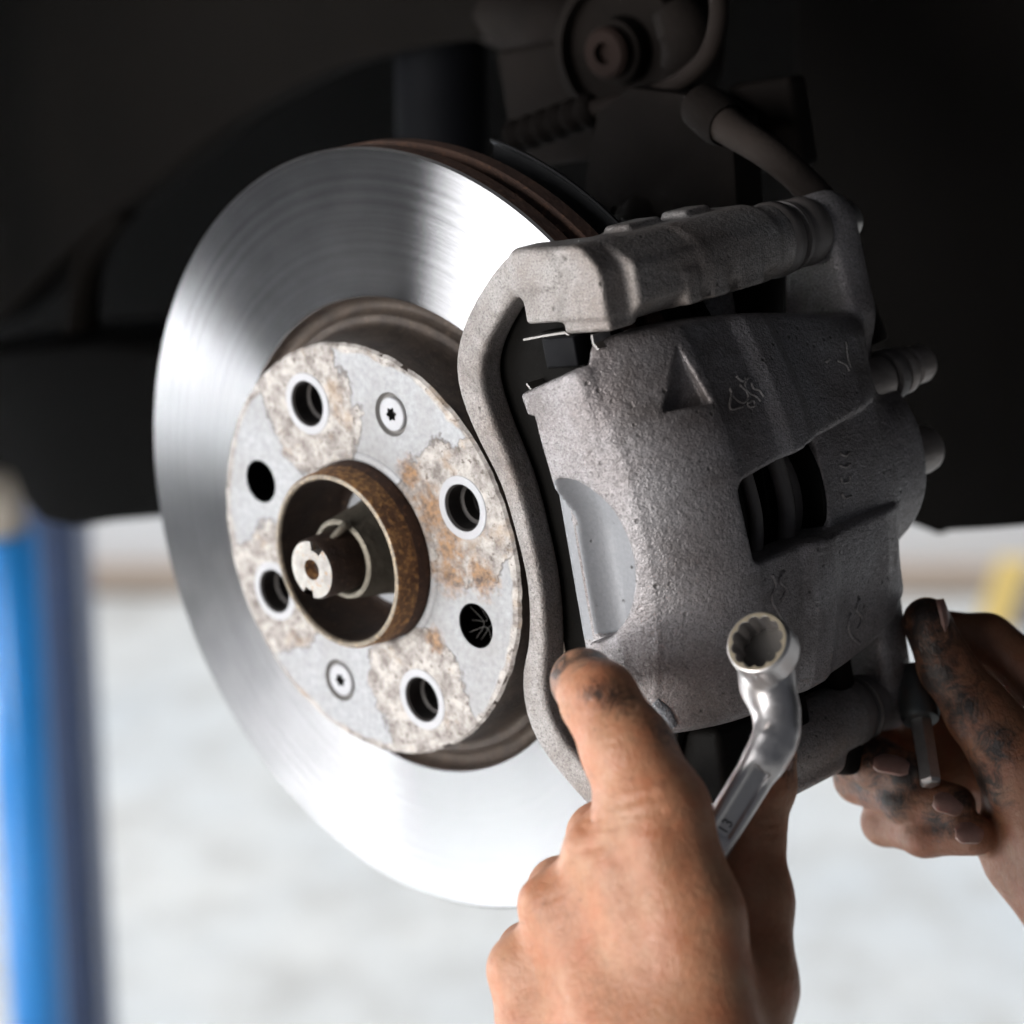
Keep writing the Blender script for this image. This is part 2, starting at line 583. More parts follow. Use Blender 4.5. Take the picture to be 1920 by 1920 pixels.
def hat_material():
    t = NT('hat_face_zinc_and_scale')
    wob = t.noise(55, 4, 0.6)
    wob2 = t.noise(260, 3, 0.6)
    d = None
    for x, y in bolt_pts:
        for kk, w in ((0.93, 1.0), (1.18, 1.12)):
            q = t.math('MULTIPLY', t.dist((x * kk, y * kk, HZ)), w)
            d = q if d is None else t.math('MINIMUM', d, q)
    dw = t.math('ADD', d, t.math('MULTIPLY', t.math('SUBTRACT', wob, 0.5), 0.024))
    dw = t.math('ADD', dw, t.math('MULTIPLY', t.math('SUBTRACT', wob2, 0.5), 0.004))
    dc = t.dist((0, 0, HZ))
    rimw = t.math('ADD', dc, t.math('MULTIPLY', t.math('SUBTRACT', t.noise(38, 3), 0.5), 0.012))
    scale_mask = t.ramp(t.math('MULTIPLY', dw, 20), [(0.515, 1.0), (0.525, 0.0)])         # about 26 mm round each bolt
    rim_mask = t.ramp(t.math('MULTIPLY', rimw, 10), [(0.765, 0.0), (0.775, 1.0)])
    mask = t.math('MAXIMUM', scale_mask, rim_mask)
    line1 = t.ramp(t.math('MULTIPLY', dw, 20), [(0.505, 0.0), (0.52, 1.0), (0.53, 1.0), (0.545, 0.0)])
    n1 = t.noise(150, 5, 0.7)
    n2 = t.noise(420, 4, 0.65)
    n3 = t.noise(60, 3, 0.6)
    zinc = t.mix(t.ramp(n2, [(0.3, 0), (0.7, 1)]), (0.30, 0.305, 0.318), (0.44, 0.445, 0.46))
    scale = t.mix(t.ramp(n1, [(0.36, 0.0), (0.62, 1.0)]), (0.19, 0.165, 0.15), (0.52, 0.485, 0.455))
    scale = t.mix(t.ramp(n2, [(0.57, 0.0), (0.66, 0.9)]), scale, (0.12, 0.098, 0.085))
    scale = t.mix(t.ramp(n3, [(0.56, 0.0), (0.66, 0.4)]), scale, (0.40, 0.27, 0.16))
    smud = t.ramp(t.noise(24, 5, 0.7), [(0.45, 0.0), (0.7, 0.55)])
    zinc = t.mix(smud, zinc, (0.25, 0.235, 0.22))
    c = t.mix(mask, zinc, scale)
    c = t.mix(t.math('MULTIPLY', line1, t.ramp(t.noise(120, 2), [(0.35, 0.1), (0.6, 0.75)])), c, (0.10, 0.085, 0.075))
    # rust that has run from the spigot towards the right-hand bolt hole
    rd = None
    for p, w in (((41, 16, HZ), 0.011), ((44, -8, HZ), 0.010), ((46, 2, HZ), 0.010), ((62, -9, HZ), 0.009), ((33, 30, HZ), 0.008), ((30, -34, HZ), 0.006)):
        q = t.math('DIVIDE', t.dist(p), w)
        rd = q if rd is None else t.math('MINIMUM', rd, q)
    rd = t.math('ADD', rd, t.math('MULTIPLY', t.math('SUBTRACT', t.noise(170, 5, 0.7), 0.5), 2.2))
    rust = t.ramp(t.math('MULTIPLY', rd, 0.5), [(0.15, 0.85), (0.50, 0.0)])
    c = t.mix(rust, c, t.mix(t.ramp(n2, [(0.35, 0), (0.65, 1)]), (0.07, 0.035, 0.018), (0.40, 0.22, 0.10)))
    t.color(c)
    t.set(Metallic=0.15)
    t.rough(t.ramp(t.math('MULTIPLY', mask, 1.0), [(0, 0.48), (1, 0.72)]))
    h = t.math('ADD', t.math('MULTIPLY', n1, t.math('ADD', t.math('MULTIPLY', mask, 1.2), 0.12)), t.math('MULTIPLY', n2, 0.25))
    h = t.math('ADD', h, t.math('MULTIPLY', mask, 0.35))
    t.bump(h, 0.5, 0.0010)
    return t.m
M_hat = hat_material()
M_bare = simple('bare_machined_ring', (0.46, 0.46, 0.48), 0.45, 0.2, var=0.08, scale=200)

def skin_material(name, base, dirt_pts, dirt_amount):
    t = NT(name)
    n1 = t.noise(70, 4, 0.65)
    n2 = t.noise(240, 4, 0.65)
    n3 = t.noise(1300, 2, 0.6)
    n0 = t.noise(24, 3, 0.6)
    c = t.mix(t.ramp(n1, [(0.32, 0.0), (0.68, 1.0)]), (base[0] * 1.02, base[1] * 1.06, base[2] * 1.02), (base[0] * 0.98, base[1] * 0.70, base[2] * 0.58))
    c = t.mix(t.ramp(n0, [(0.40, 0.0), (0.68, 0.5)]), c, (base[0] * 0.72, base[1] * 0.62, base[2] * 0.50))
    c = t.mix(t.ramp(n2, [(0.48, 0.0), (0.72, 0.38)]), c, (base[0] * 0.62, base[1] * 0.48, base[2] * 0.42))
    # skin lines: two sets of cells, drawn out across the limb
    mp = t.n('ShaderNodeMapping')
    mp.inputs['Rotation'].default_value = (0.4, 0.2, 0.9)
    mp.inputs['Scale'].default_value = (1.0, 0.42, 1.0)
    t.l(t.tc.outputs['Object'], mp.inputs['Vector'])
    wv = t.n('ShaderNodeVectorMath', operation='ADD')
    nz = t.n('ShaderNodeTexNoise')
    nz.inputs['Scale'].default_value = 120
    t.l(mp.outputs[0], nz.inputs['Vector'])
    sc = t.n('ShaderNodeVectorMath', operation='SCALE')
    sc.inputs['Scale'].default_value = 0.004
    t.l(nz.outputs['Color'], sc.inputs[0])
    t.l(mp.outputs[0], wv.inputs[0])
    t.l(sc.outputs[0], wv.inputs[1])
    cells = []
    for scale in (330, 760):
        vor = t.n('ShaderNodeTexVoronoi', feature='DISTANCE_TO_EDGE')
        vor.inputs['Scale'].default_value = scale
        t.l(wv.outputs[0], vor.inputs['Vector'])
        cells.append(t.ramp(vor.outputs['Distance'], [(0.0, 0.0), (0.16, 1.0)]))
    grime = t.ramp(t.noise(48, 4, 0.7), [(0.46, 0.0), (0.66, dirt_amount)])
    inl = t.math('MULTIPLY', t.math('MULTIPLY', t.math('SUBTRACT', 1.0, cells[0]), grime), 0.28)
    c = t.mix(inl, c, (0.06, 0.035, 0.022))
    d = None
    for p, w in dirt_pts:
        q = t.math('DIVIDE', t.dist(p), w * 1.3 / 1000)
        d = q if d is None else t.math('MINIMUM', d, q)
    if d is not None:
        nn = t.math('MULTIPLY', t.math('SUBTRACT', t.noise(120, 7, 0.78, dist=1.2), 0.47), 4.2)
        m = t.ramp(t.math('MULTIPLY', t.math('ADD', d, nn), 0.5), [(0.22, 0.95), (0.72, 0.0)])
        c = t.mix(m, c, (0.014, 0.010, 0.008))
    spk = t.ramp(t.noise(300, 5, 0.75), [(0.62, 0.0), (0.74, dirt_amount)])
    c = t.mix(spk, c, (0.06, 0.04, 0.028))
    t.color(c)
    t.set(Subsurface_Weight=0.10, Subsurface_Scale=0.003)
    t.rough(t.ramp(n2, [(0.3, 0.36), (0.7, 0.56)]))
    t.b.inputs['Subsurface Radius'].default_value = (1.0, 0.35, 0.2)
    h = t.math('ADD', t.math('MULTIPLY', cells[0], 0.26), t.math('MULTIPLY', cells[1], 0.22))
    h = t.math('ADD', h, t.math('ADD', t.math('MULTIPLY', n3, 0.30), t.math('MULTIPLY', n2, 1.1)))
    t.bump(h, 0.30, 0.0012)
    return t.m

# ------------------------------------------------------------------ setting: floor and wall of the workshop
def wadd(name, verts, faces, mat, kind=None, smooth=False, parent=None):
    me = bpy.data.meshes.new(name)
    me.from_pydata([tuple(v) for v in verts], [], [tuple(f) for f in faces])
    me.update()
    me.materials.append(mat)
    o = bpy.data.objects.new(name, me)
    COL.objects.link(o)
    if kind:
        o['kind'] = kind
    if parent is not None:
        o.parent = parent
        o.matrix_parent_inverse = parent.matrix_world.inverted()
    if smooth:
        me.polygons.foreach_set('use_smooth', [True] * len(me.polygons))
    return o

def wbox(lo, hi, bev=0.0):
    bm = bmesh.new()
    bmesh.ops.create_cube(bm, size=1)
    for v in bm.verts:
        v.co = Vector([(lo[i] + hi[i]) / 2 + v.co[i] * (hi[i] - lo[i]) for i in range(3)])
    if bev:
        bmesh.ops.bevel(bm, geom=bm.edges[:], offset=bev, segments=3, affect='EDGES')
    bm.verts.index_update()
    r = [tuple(v.co) for v in bm.verts], [tuple(v.index for v in f.verts) for f in bm.faces]
    bm.free()
    return r

def floor_material():
    t = NT('pale_concrete_floor')
    n1 = t.noise(1.3, 4, 0.6)
    n2 = t.noise(9, 5, 0.65)
    c = t.mix(t.ramp(n1, [(0.35, 0.0), (0.65, 1.0)]), (0.50, 0.53, 0.55), (0.60, 0.60, 0.585))
    c = t.mix(t.ramp(n2, [(0.45, 0.0), (0.68, 0.75)]), c, (0.40, 0.395, 0.38))
    t.color(c)
    t.set(Roughness=0.55)
    t.bump(n2, 0.2, 0.002)
    return t.m
M_floor = floor_material()
M_wall = simple('white_painted_wall', (0.82, 0.83, 0.85), 0.7, var=0.05, scale=3)
M_kerb = simple('beige_skirting', (0.44, 0.36, 0.30), 0.8, var=0.15, scale=6)
M_blue = simple('blue_gloss_paint', (0.02, 0.23, 0.62), 0.30, var=0.12, scale=8)
M_greyblue = simple('grey_blue_paint', (0.12, 0.15, 0.235), 0.5, var=0.12, scale=8)
M_beige = simple('beige_cap', (0.42, 0.37, 0.31), 0.7, var=0.1)
M_yellow = simple('yellow_plastic', (0.84, 0.62, 0.22), 0.5, var=0.1, scale=8)
M_grey = simple('grey_plastic', (0.20, 0.20, 0.23), 0.6, var=0.1, scale=8)

wadd('floor', [(-8, -5, 0), (8, -5, 0), (8, 9, 0), (-8, 9, 0)], [(0, 1, 2, 3)], M_floor, 'structure')
wl = wadd('wall', *wbox((-8, 4.07, 0.0), (8, 4.2, 5.0)), M_wall, 'structure')
wadd('reflection_blocker', *wbox((-2.78, 0.67, 0.0), (-2.61, 1.6, 3.0)), simple('dark_blocker', (0.03, 0.03, 0.032), 0.8), None, parent=wl)  # added unseen dark slab, keeps bright floor out of the disc's reflection
sk = wadd('skirting', *wbox((-8, 4.02, 0.0), (8, 4.067, 0.045), 0.008), M_kerb, None, parent=wl)

# ------------------------------------------------------------------ brake disc
disc = thing('brake_disc', 'shiny turned steel brake disc with pale corroded hat in front of the dark wheel well', 'brake disc')
prof = [(93.5, -8), (93.5, -0.5), (94.0, 0), (149.2, 0), (150.0, -0.9), (150.0, -7.4), (149.4, -8), (93.5, -8)]
v, f = lathe(prof, 256)
fm = []
for i in range(len(prof) - 1):
    fm += [0 if i in (1, 2) else (2 if i == 3 else 1)] * 256
add('friction_plate', v, f, None, disc, autosmooth=25, mats=[M_disc, M_rim, M_lip], fmat=fm)
prof = [(93.5, -23), (93.5, -15), (149.4, -15), (150, -15.6), (150, -22.1), (149.2, -23), (93.5, -23)]
v, f = lathe(prof, 256)
fm = []
for i in range(len(prof) - 1):
    fm += [0 if i == 5 else 1] * 256
add('rear_friction_plate', v, f, None, disc, autosmooth=25, mats=[M_disc, M_rim], fmat=fm)
vv = []
for k in range(44):
    a = 2 * math.pi * k / 44
    ca, sa = math.cos(a), math.sin(a)
    bx = boxm((97, -2.2, -15.3), (146, 2.2, -7.7))
    vv.append(([(x * ca - y * sa, x * sa + y * ca, z) for x, y, z in bx[0]], bx[1]))
o = add('cooling_vanes', *join(*vv), M_rim, disc, smooth=False)
o['kind'] = 'stuff'
prof = [(93.4, -1.5), (92.5, -4.5), (90.0, -6.0), (87.6, -5.2), (86.6, -3.0), (85.8, -2.2), (84.2, -2.6), (82.6, -1.5), (81.4, 3), (80.7, 10), (80.4, 18.0), (80.0, 19.6), (79.2, 20.6)]
add('hat_wall', *lathe(prof, 192), M_groove, disc)

rnd = random.Random(3)
outer = []
for k in range(220):
    a = 2 * math.pi * k / 220
    rr = 79.35 + 0.5 * noise.noise((math.cos(a) * 9, math.sin(a) * 9, 1.0)) - max(0, noise.noise((math.cos(a) * 26, math.sin(a) * 26, 5.0))) * 0.8
    outer.append((rr * math.cos(a), rr * math.sin(a)))
holes = [ring2d(0, 0, 36.0, 64)] + [ring2d(x, y, 8.9, 36) for x, y in bolt_pts] + [ring2d(x, y, 8.6, 36) for x, y in clear_pts] + [ring2d(x, y, 8.4, 36) for x, y in screw_pts]
loops = [outer] + holes
flat = [p for lp in loops for p in lp]
tris = tessellate_polygon([[Vector((x, y, 0)) for x, y in lp] for lp in loops])
tri2 = []
for t3 in tris:
    a, b, c = [flat[i] for i in t3]
    if (b[0] - a[0]) * (c[1] - a[1]) - (b[1] - a[1]) * (c[0] - a[0]) < 0:
        t3 = (t3[0], t3[2], t3[1])
    tri2.append(t3)
V = [(x, y, HZ) for x, y in flat]
n0 = len(outer)
base = len(V)
V += [(x * 1.013, y * 1.013, HZ - 1.1) for x, y in outer]
for i in range(n0):
    j = (i + 1) % n0
    tri2.append((i, base + i, base + j, j))
add('hat_face', V, tri2, M_hat, disc, smooth=False)
for x, y in bolt_pts:
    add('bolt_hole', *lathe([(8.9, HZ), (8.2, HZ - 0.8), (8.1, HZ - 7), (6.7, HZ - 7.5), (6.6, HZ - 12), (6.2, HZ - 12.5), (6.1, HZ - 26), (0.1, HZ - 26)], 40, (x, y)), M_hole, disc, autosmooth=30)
    add('bolt_hole_ring', *lathe([(12.0, HZ + 0.02), (11.8, HZ + 0.28), (8.95, HZ + 0.3), (8.8, HZ - 0.3)], 48, (x, y)), M_bare, disc, autosmooth=30)
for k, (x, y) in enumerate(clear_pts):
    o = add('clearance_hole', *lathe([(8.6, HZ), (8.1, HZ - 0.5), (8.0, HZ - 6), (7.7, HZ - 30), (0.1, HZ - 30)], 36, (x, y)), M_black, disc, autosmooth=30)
    if k == 1:
        o['label'] = 'dark clearance hole strung with pale cobweb threads'
        tv = []
        for a0, a1, dz in ((2.3, 4.0, -4), (4.2, 5.6, -5), (3.6, 5.2, -3), (2.0, 3.1, -6)):
            p = [(x + 8.0 * math.cos(a0), y + 8.0 * math.sin(a0), HZ + dz), (x + 2.0 * math.cos(a0 + 1.2), y + 2.0 * math.sin(a0 + 1.2), HZ + dz - 2), (x + 8.0 * math.cos(a1), y + 8.0 * math.sin(a1), HZ + dz)]
            tv.append(tube(p, 0.06, 5, 6))
        add('cobweb', *join(*tv), simple('cobweb_fibre', (0.20, 0.19, 0.18), 0.8), o)
for x, y in screw_pts:
    sc = add('retaining_screw', *lathe([(6.4, HZ - 2.0), (6.4, HZ - 0.5), (6.0, HZ - 0.1), (3.5, HZ - 0.15), (2.75, HZ - 0.2)], 40, (x, y)), M_bare, disc, autosmooth=35)
    add('screw_seat', *lathe([(8.4, HZ), (7.5, HZ - 1.6), (6.3, HZ - 2.0)], 40, (x, y)), simple('dark_seat_steel', (0.20, 0.19, 0.18), 0.6, 0.3), sc, autosmooth=35)  # seat in a darker steel than the screw head
    tp = []
    for k in range(24):
        a = 2 * math.pi * k / 24
        tp.append((x + (2.35 + 0.5 * math.cos(6 * a)) * math.cos(a), y + (2.35 + 0.5 * math.cos(6 * a)) * math.sin(a)))
    sv = [(px, py, HZ - 0.1) for px, py in tp] + [(px, py, HZ - 3.0) for px, py in tp]
    sf = [(i, (i + 1) % 24, 24 + (i + 1) % 24, 24 + i) for i in range(24)] + [tuple(range(24, 48))]
    # flat land between the head's chamfer and the star recess
    lv = [(x + 3.6 * math.cos(2 * math.pi * k / 24), y + 3.6 * math.sin(2 * math.pi * k / 24), HZ - 0.12) for k in range(24)]
    add('screw_land', lv + sv[:24], [(i, (i + 1) % 24, 24 + (i + 1) % 24, 24 + i) for i in range(24)], M_bare, sc, smooth=False)
    add('star_recess', sv, sf, M_engrave, sc, smooth=False)

# ------------------------------------------------------------------ wheel hub and axle stub
hub = thing('wheel_hub', 'rusty hub spigot ring with axle stub in the centre of the disc', 'wheel hub')
add('bore_shoulder', *lathe([(39.0, HZ + 0.05), (38.2, HZ + 0.7), (36.5, HZ + 0.9), (35.6, HZ + 0.4), (35.4, HZ - 3)], 128), M_hat, hub, autosmooth=35)
add('spigot', *lathe([(35.2, HZ - 3), (35.0, 25.2), (34.6, 26.4)], 128), M_spigot_dark, hub, autosmooth=40)
add('spigot_band', *lathe([(34.6, 26.3), (34.2, 27.4), (34.0, 35.0), (33.4, 35.8)], 128), M_spigot, hub, autosmooth=40)
add('spigot_lip', *lathe([(33.45, 35.75), (33.0, 36.1), (31.9, 36.1), (31.3, 35.5), (31.2, 34.9)], 128), M_spigot_lip, hub, autosmooth=40)
add('spigot_bore', *lathe([(31.2, 35), (30.6, 22), (29.6, 8), (27.0, 5), (24.0, 4)], 96), M_spigot_in, hub, autosmooth=40)
add('hub_washer', *lathe([(25.5, 3.5), (25.2, 6.8), (24.4, 7.4), (15.0, 7.4)], 72), M_zinc, hub, autosmooth=35)
add('axle_nut', *lathe([(19.0, 7.2), (19.0, 12.4), (18.4, 14.2), (15.4, 32.4), (14.5, 33.0), (13.6, 33.1), (13.2, 32.4), (13.0, 26)], 72), M_nut, hub, autosmooth=35)
sv = []
ax = lathe([(11.8, 24), (11.7, 46.6), (10.9, 47.8)], 72)
axo = add('axle_stub', *ax, M_spigot_in, hub, autosmooth=35)
# end face with a centre drilling and two staking slots
def notch(a):
    r = 10.9
    for c, w, dpt in ((math.radians(62), 0.30, 3.4), (math.radians(246), 0.24, 2.6)):
        dd = abs((a - c + math.pi) % (2 * math.pi) - math.pi)
        if dd < w:
            r = 10.9 - dpt
    return r
N = 144
ov = [(notch(2 * math.pi * k / N) * math.cos(2 * math.pi * k / N), notch(2 * math.pi * k / N) * math.sin(2 * math.pi * k / N)) for k in range(N)]
iv = [(4.0 * math.cos(2 * math.pi * k / N), 4.0 * math.sin(2 * math.pi * k / N)) for k in range(N)]
ev = [(x, y, 48.0) for x, y in ov] + [(x, y, 48.0) for x, y in iv] + [(x, y, 44.0) for x, y in ov] + [(x * 0.8, y * 0.8, 45.0) for x, y in iv]
ef = [(i, (i + 1) % N, N + (i + 1) % N, N + i) for i in range(N)] + [(i, 2 * N + i, 2 * N + (i + 1) % N, (i + 1) % N) for i in range(N)]
add('end_face', ev, ef, M_axle_end, axo, smooth=False)
add('centre_drilling', *lathe([(4.0, 48.0), (3.0, 46.0), (2.6, 42), (0.1, 41)], 32), M_spigot, axo)
add('stub_core', *lathe([(11.6, 44.2), (0.1, 44.1)], 48), M_spigot_in, axo)
add('staked_collar', *tube([(6.5, 13.2, 32.6), (7.6, 13.6, 34.5), (6.4, 11.6, 37.5), (4.6, 9.6, 40.0)], [1.5, 1.7, 1.5, 1.2], 10), M_nut, hub)

# ------------------------------------------------------------------ splash shield behind the disc
shield = thing('splash_shield', 'thin black splash shield edge showing above the rusty disc rim', 'splash shield')
segs = 60
V, Fc = [], []
for k in range(segs + 1):
    a = math.radians(28 + 42 * k / segs)
    for r, z in ((100, -33), (150.5, -33), (152.6, -30.5), (153.4, -30.5), (153.4, -31.6), (151.5, -34.5), (100, -34.5)):
        V.append((r * math.cos(a), r * math.sin(a), z))
for k in range(segs):
    for i in range(7):
        j = (i + 1) % 7
        Fc.append((k * 7 + i, k * 7 + j, k * 7 + 7 + j, k * 7 + 7 + i))
add('shield_plate', V, Fc, simple('shield_black_steel', (0.02, 0.02, 0.021), 0.35, 0.5), shield, autosmooth=30)

# ------------------------------------------------------------------ caliper bracket
brk = thing('caliper_bracket', 'grey cast iron caliper bracket with curved outer bar next to the disc hat', 'bracket', (100, 0, 10))
bar_pts = [(124, 101), (116, 101.5), (107.0, 99.5), (92, 88), (81.5, 76), (77.5, 64), (80, 49), (87.5, 28), (90.5, 9), (91.5, -11), (88, -31), (82, -49), (85, -67), (104, -87.5), (122, -97)]
bar_w = [5, 6, 6.2, 6.2, 6.2, 6.2, 5.6, 4.3, 3.8, 3.6, 4.2, 5.6, 6, 6, 6]
BQ = [tuple(q) for q in catmull([(p[0], p[1], w) for p, w in zip(bar_pts, bar_w)], 4)]
def f_bar(P):
    xy = P[:, :2]
    d = None
    for a, b in zip(BQ[:-1], BQ[1:]):
        a2, b2 = np.array(a[:2], dtype=f32), np.array(b[:2], dtype=f32)
        ba = b2 - a2
        t = np.clip(((xy - a2) @ ba) / float(ba @ ba), 0, 1)
        e = np.linalg.norm(xy - a2 - t[:, None] * ba, axis=1) - (a[2] + (b[2] - a[2]) * t)
        d = e if d is None else np.minimum(d, e)
    return smax(d, np.abs(P[:, 2] - 20.2) - 5.8, 2.6)
def f_brk(P):
    d = box(P, (110, 82.5, 4), (148, 108, 25.5), 1.6)
    cut = ((P[:, 0] - 141) * 0.80 + (P[:, 1] - 108) * 0.60)         # chamfered upper corner
    d = smax(d, cut, 1.5)
    d = smin(d, box(P, (116, 79.5, -64), (153, 107, 14), 1.8), 2.0)
    d = smax(d, ((P[:, 0] - 150) * 0.55 + (P[:, 1] - 101) * 0.83), 2.0)
    d = smax(d, ((P[:, 0] - 152) * 0.62 + (84.5 - P[:, 1]) * 0.78), 1.5)
    d = smin(d, cyl(P, (140, 92, -74), (140, 92, -20), 13.4, 2), 3)
    for z, r, hh in ((-14, 4.0, 4), (-28, 5.0, 5), (-45, 6.5, 7)):
        d = smin(d, box(P, (140, 80.0, z - hh), (153.6, 92, z + hh), 1.5), 2)
    d = smin(d, box(P, (126, 78, 10), (147, 84, 24), 1.5), 2)         # pad abutment under the arm
    d = smin(d, box(P, (118, 106, -30), (130, 109.4, -12), 1.5), 2)
    d = smin(d, box(P, (122, 106, -52), (134, 109.6, -38), 1.5), 2)
    lo = box(P, (116, -104, -64), (148, -84, -16), 5)
    lo = smin(lo, cyl(P, (140, -86, -74), (140, -86, -20), 12.6, 2), 4)
    d = np.minimum(d, lo)
    return smin(d, f_bar(P), 5)
add('casting', *nets(f_brk, (66, -112, -80), (160, 118, 32), 1.0), M_bracket, brk)
add('dark_gap_block', *boxm((110, -94, -44), (150, -66, 8), 3), M_pad_back, brk, autosmooth=35)  # added dark block, shade below the caliper put in as solid colour
add('rear_beam', *boxm((100, -100, -66), (128, 100, -48), 4), M_bracket, brk)

# ------------------------------------------------------------------ brake pads and clips
def pad(zb0, zb1, zl0, zl1, label):
    p = thing('brake_pad', label, 'brake pad', (125, 0, zb0), 'brake pads inside the caliper')
    poly = [(90, -62), (110, -84), (130, -82), (140, -60), (150, -40), (152.5, -10), (152.5, 16), (149, 44), (139, 66), (130, 84), (92, 90), (76, 72), (78, 50), (88, 6)]
    add('backing_plate', *extrude(poly, zb0, zb1, 0.8), M_pad_back, p, autosmooth=35)
    poly = [(92, -56), (132, -60), (148, -30), (148, 30), (134, 64), (92, 62), (91, 2)]
    add('lining', *extrude(poly, zl0, zl1, 0.6), M_pad, p, autosmooth=35)
    return p
pad(9.2, 13.8, 0.6, 9.0, 'dark outer brake pad in the gap between bracket bar and caliper')
pad(-40.8, -35.2, -35.0, -24.2, 'dark inner brake pad seen through the caliper window')
M_clipblock = simple('black_clip_steel', (0.008, 0.008, 0.009), 0.45, 0.0, var=0.3, spec=0.04)
clip = thing('pad_clip', 'thin bright spring clips and black block under the end of the bracket arm', 'clip', (120, 80, 24))
def strip(pts, w=2.2, t=0.35):
    V, Fc = [], []
    for i, p in enumerate(pts):
        d = Vector(pts[min(i + 1, len(pts) - 1)]) - Vector(pts[max(i - 1, 0)])
        d.normalize()
        nn = Vector((-d.y, d.x, 0)).normalized() * t
        for s, zz in ((1, 0), (1, -w * 4), (-1, -w * 4), (-1, 0)):
            V.append((p[0] + nn.x * s, p[1] + nn.y * s, p[2] + zz))
    for i in range(len(pts) - 1):
        for k in range(4):
            Fc.append((i * 4 + k, i * 4 + (k + 1) % 4, i * 4 + 4 + (k + 1) % 4, i * 4 + 4 + k))
    Fc += [(0, 1, 2, 3), tuple(len(pts) * 4 - 4 + k for k in (3, 2, 1, 0))]
    return V, Fc
add('upper_leaf', *strip([(105.0, 77.0, 23.0), (115.2, 77.9, 23.0), (125.2, 78.5, 23.0), (128.0, 76.5, 23.0)]), M_spring, clip, smooth=False)
add('hooked_leaf', *strip([(126.0, 75.5, 23.0), (126.0, 73.3, 23.0), (126.5, 71.1, 23.0)]), M_spring, clip, smooth=False)
add('end_leaf', *strip([(140.2, 77.6, 26.0), (140.2, 74.7, 26.0), (141.9, 72.5, 26.0)]), M_spring, clip, smooth=False)
add('lower_leaf', *strip([(101.8, 61.5, 22.0), (103.4, 59.2, 22.0), (101.3, 57.2, 22.0)]), M_spring, clip, smooth=False)
add('clip_block', *boxm((116, 67, 19), (131, 77.5, 25.5), 0.8), M_clipblock, clip, autosmooth=35)
add('clip_plate', *boxm((112, 66, 14.5), (130, 79, 21), 0.6), M_pad_back, clip, autosmooth=35)

# ------------------------------------------------------------------ brake caliper
cal = thing('brake_caliper', 'large grey cast brake caliper straddling the right side of the disc', 'brake caliper', (150, 0, -25))
ZK = np.array([-104, -97, -90, -80, -62, -48, -42, -32, -26, -16, -2, 30, 34], dtype=float)
RK = np.array([146, 158, 165.5, 169, 170, 170.5, 173, 173, 170.5, 170.5, 171, 150.5, 144], dtype=float)
def scoop_edge(x, y):
    ex, ey = (x - 122.0) / 24.5, (y - 1.0) / 29.0
    er = np.sqrt(ex * ex + ey * ey) + 1e-4
    return er * (er - 1) / np.sqrt((ex / 24.5) ** 2 + (ey / 29.0) ** 2 + 1e-8)
def scoop_floor(x, y):
    return 17.5 + 0.075 * np.minimum(x - 127, 0) ** 2 + 0.003 * np.maximum(x - 127, 0) ** 2 + 0.014 * np.maximum(y - 4, 0) ** 2
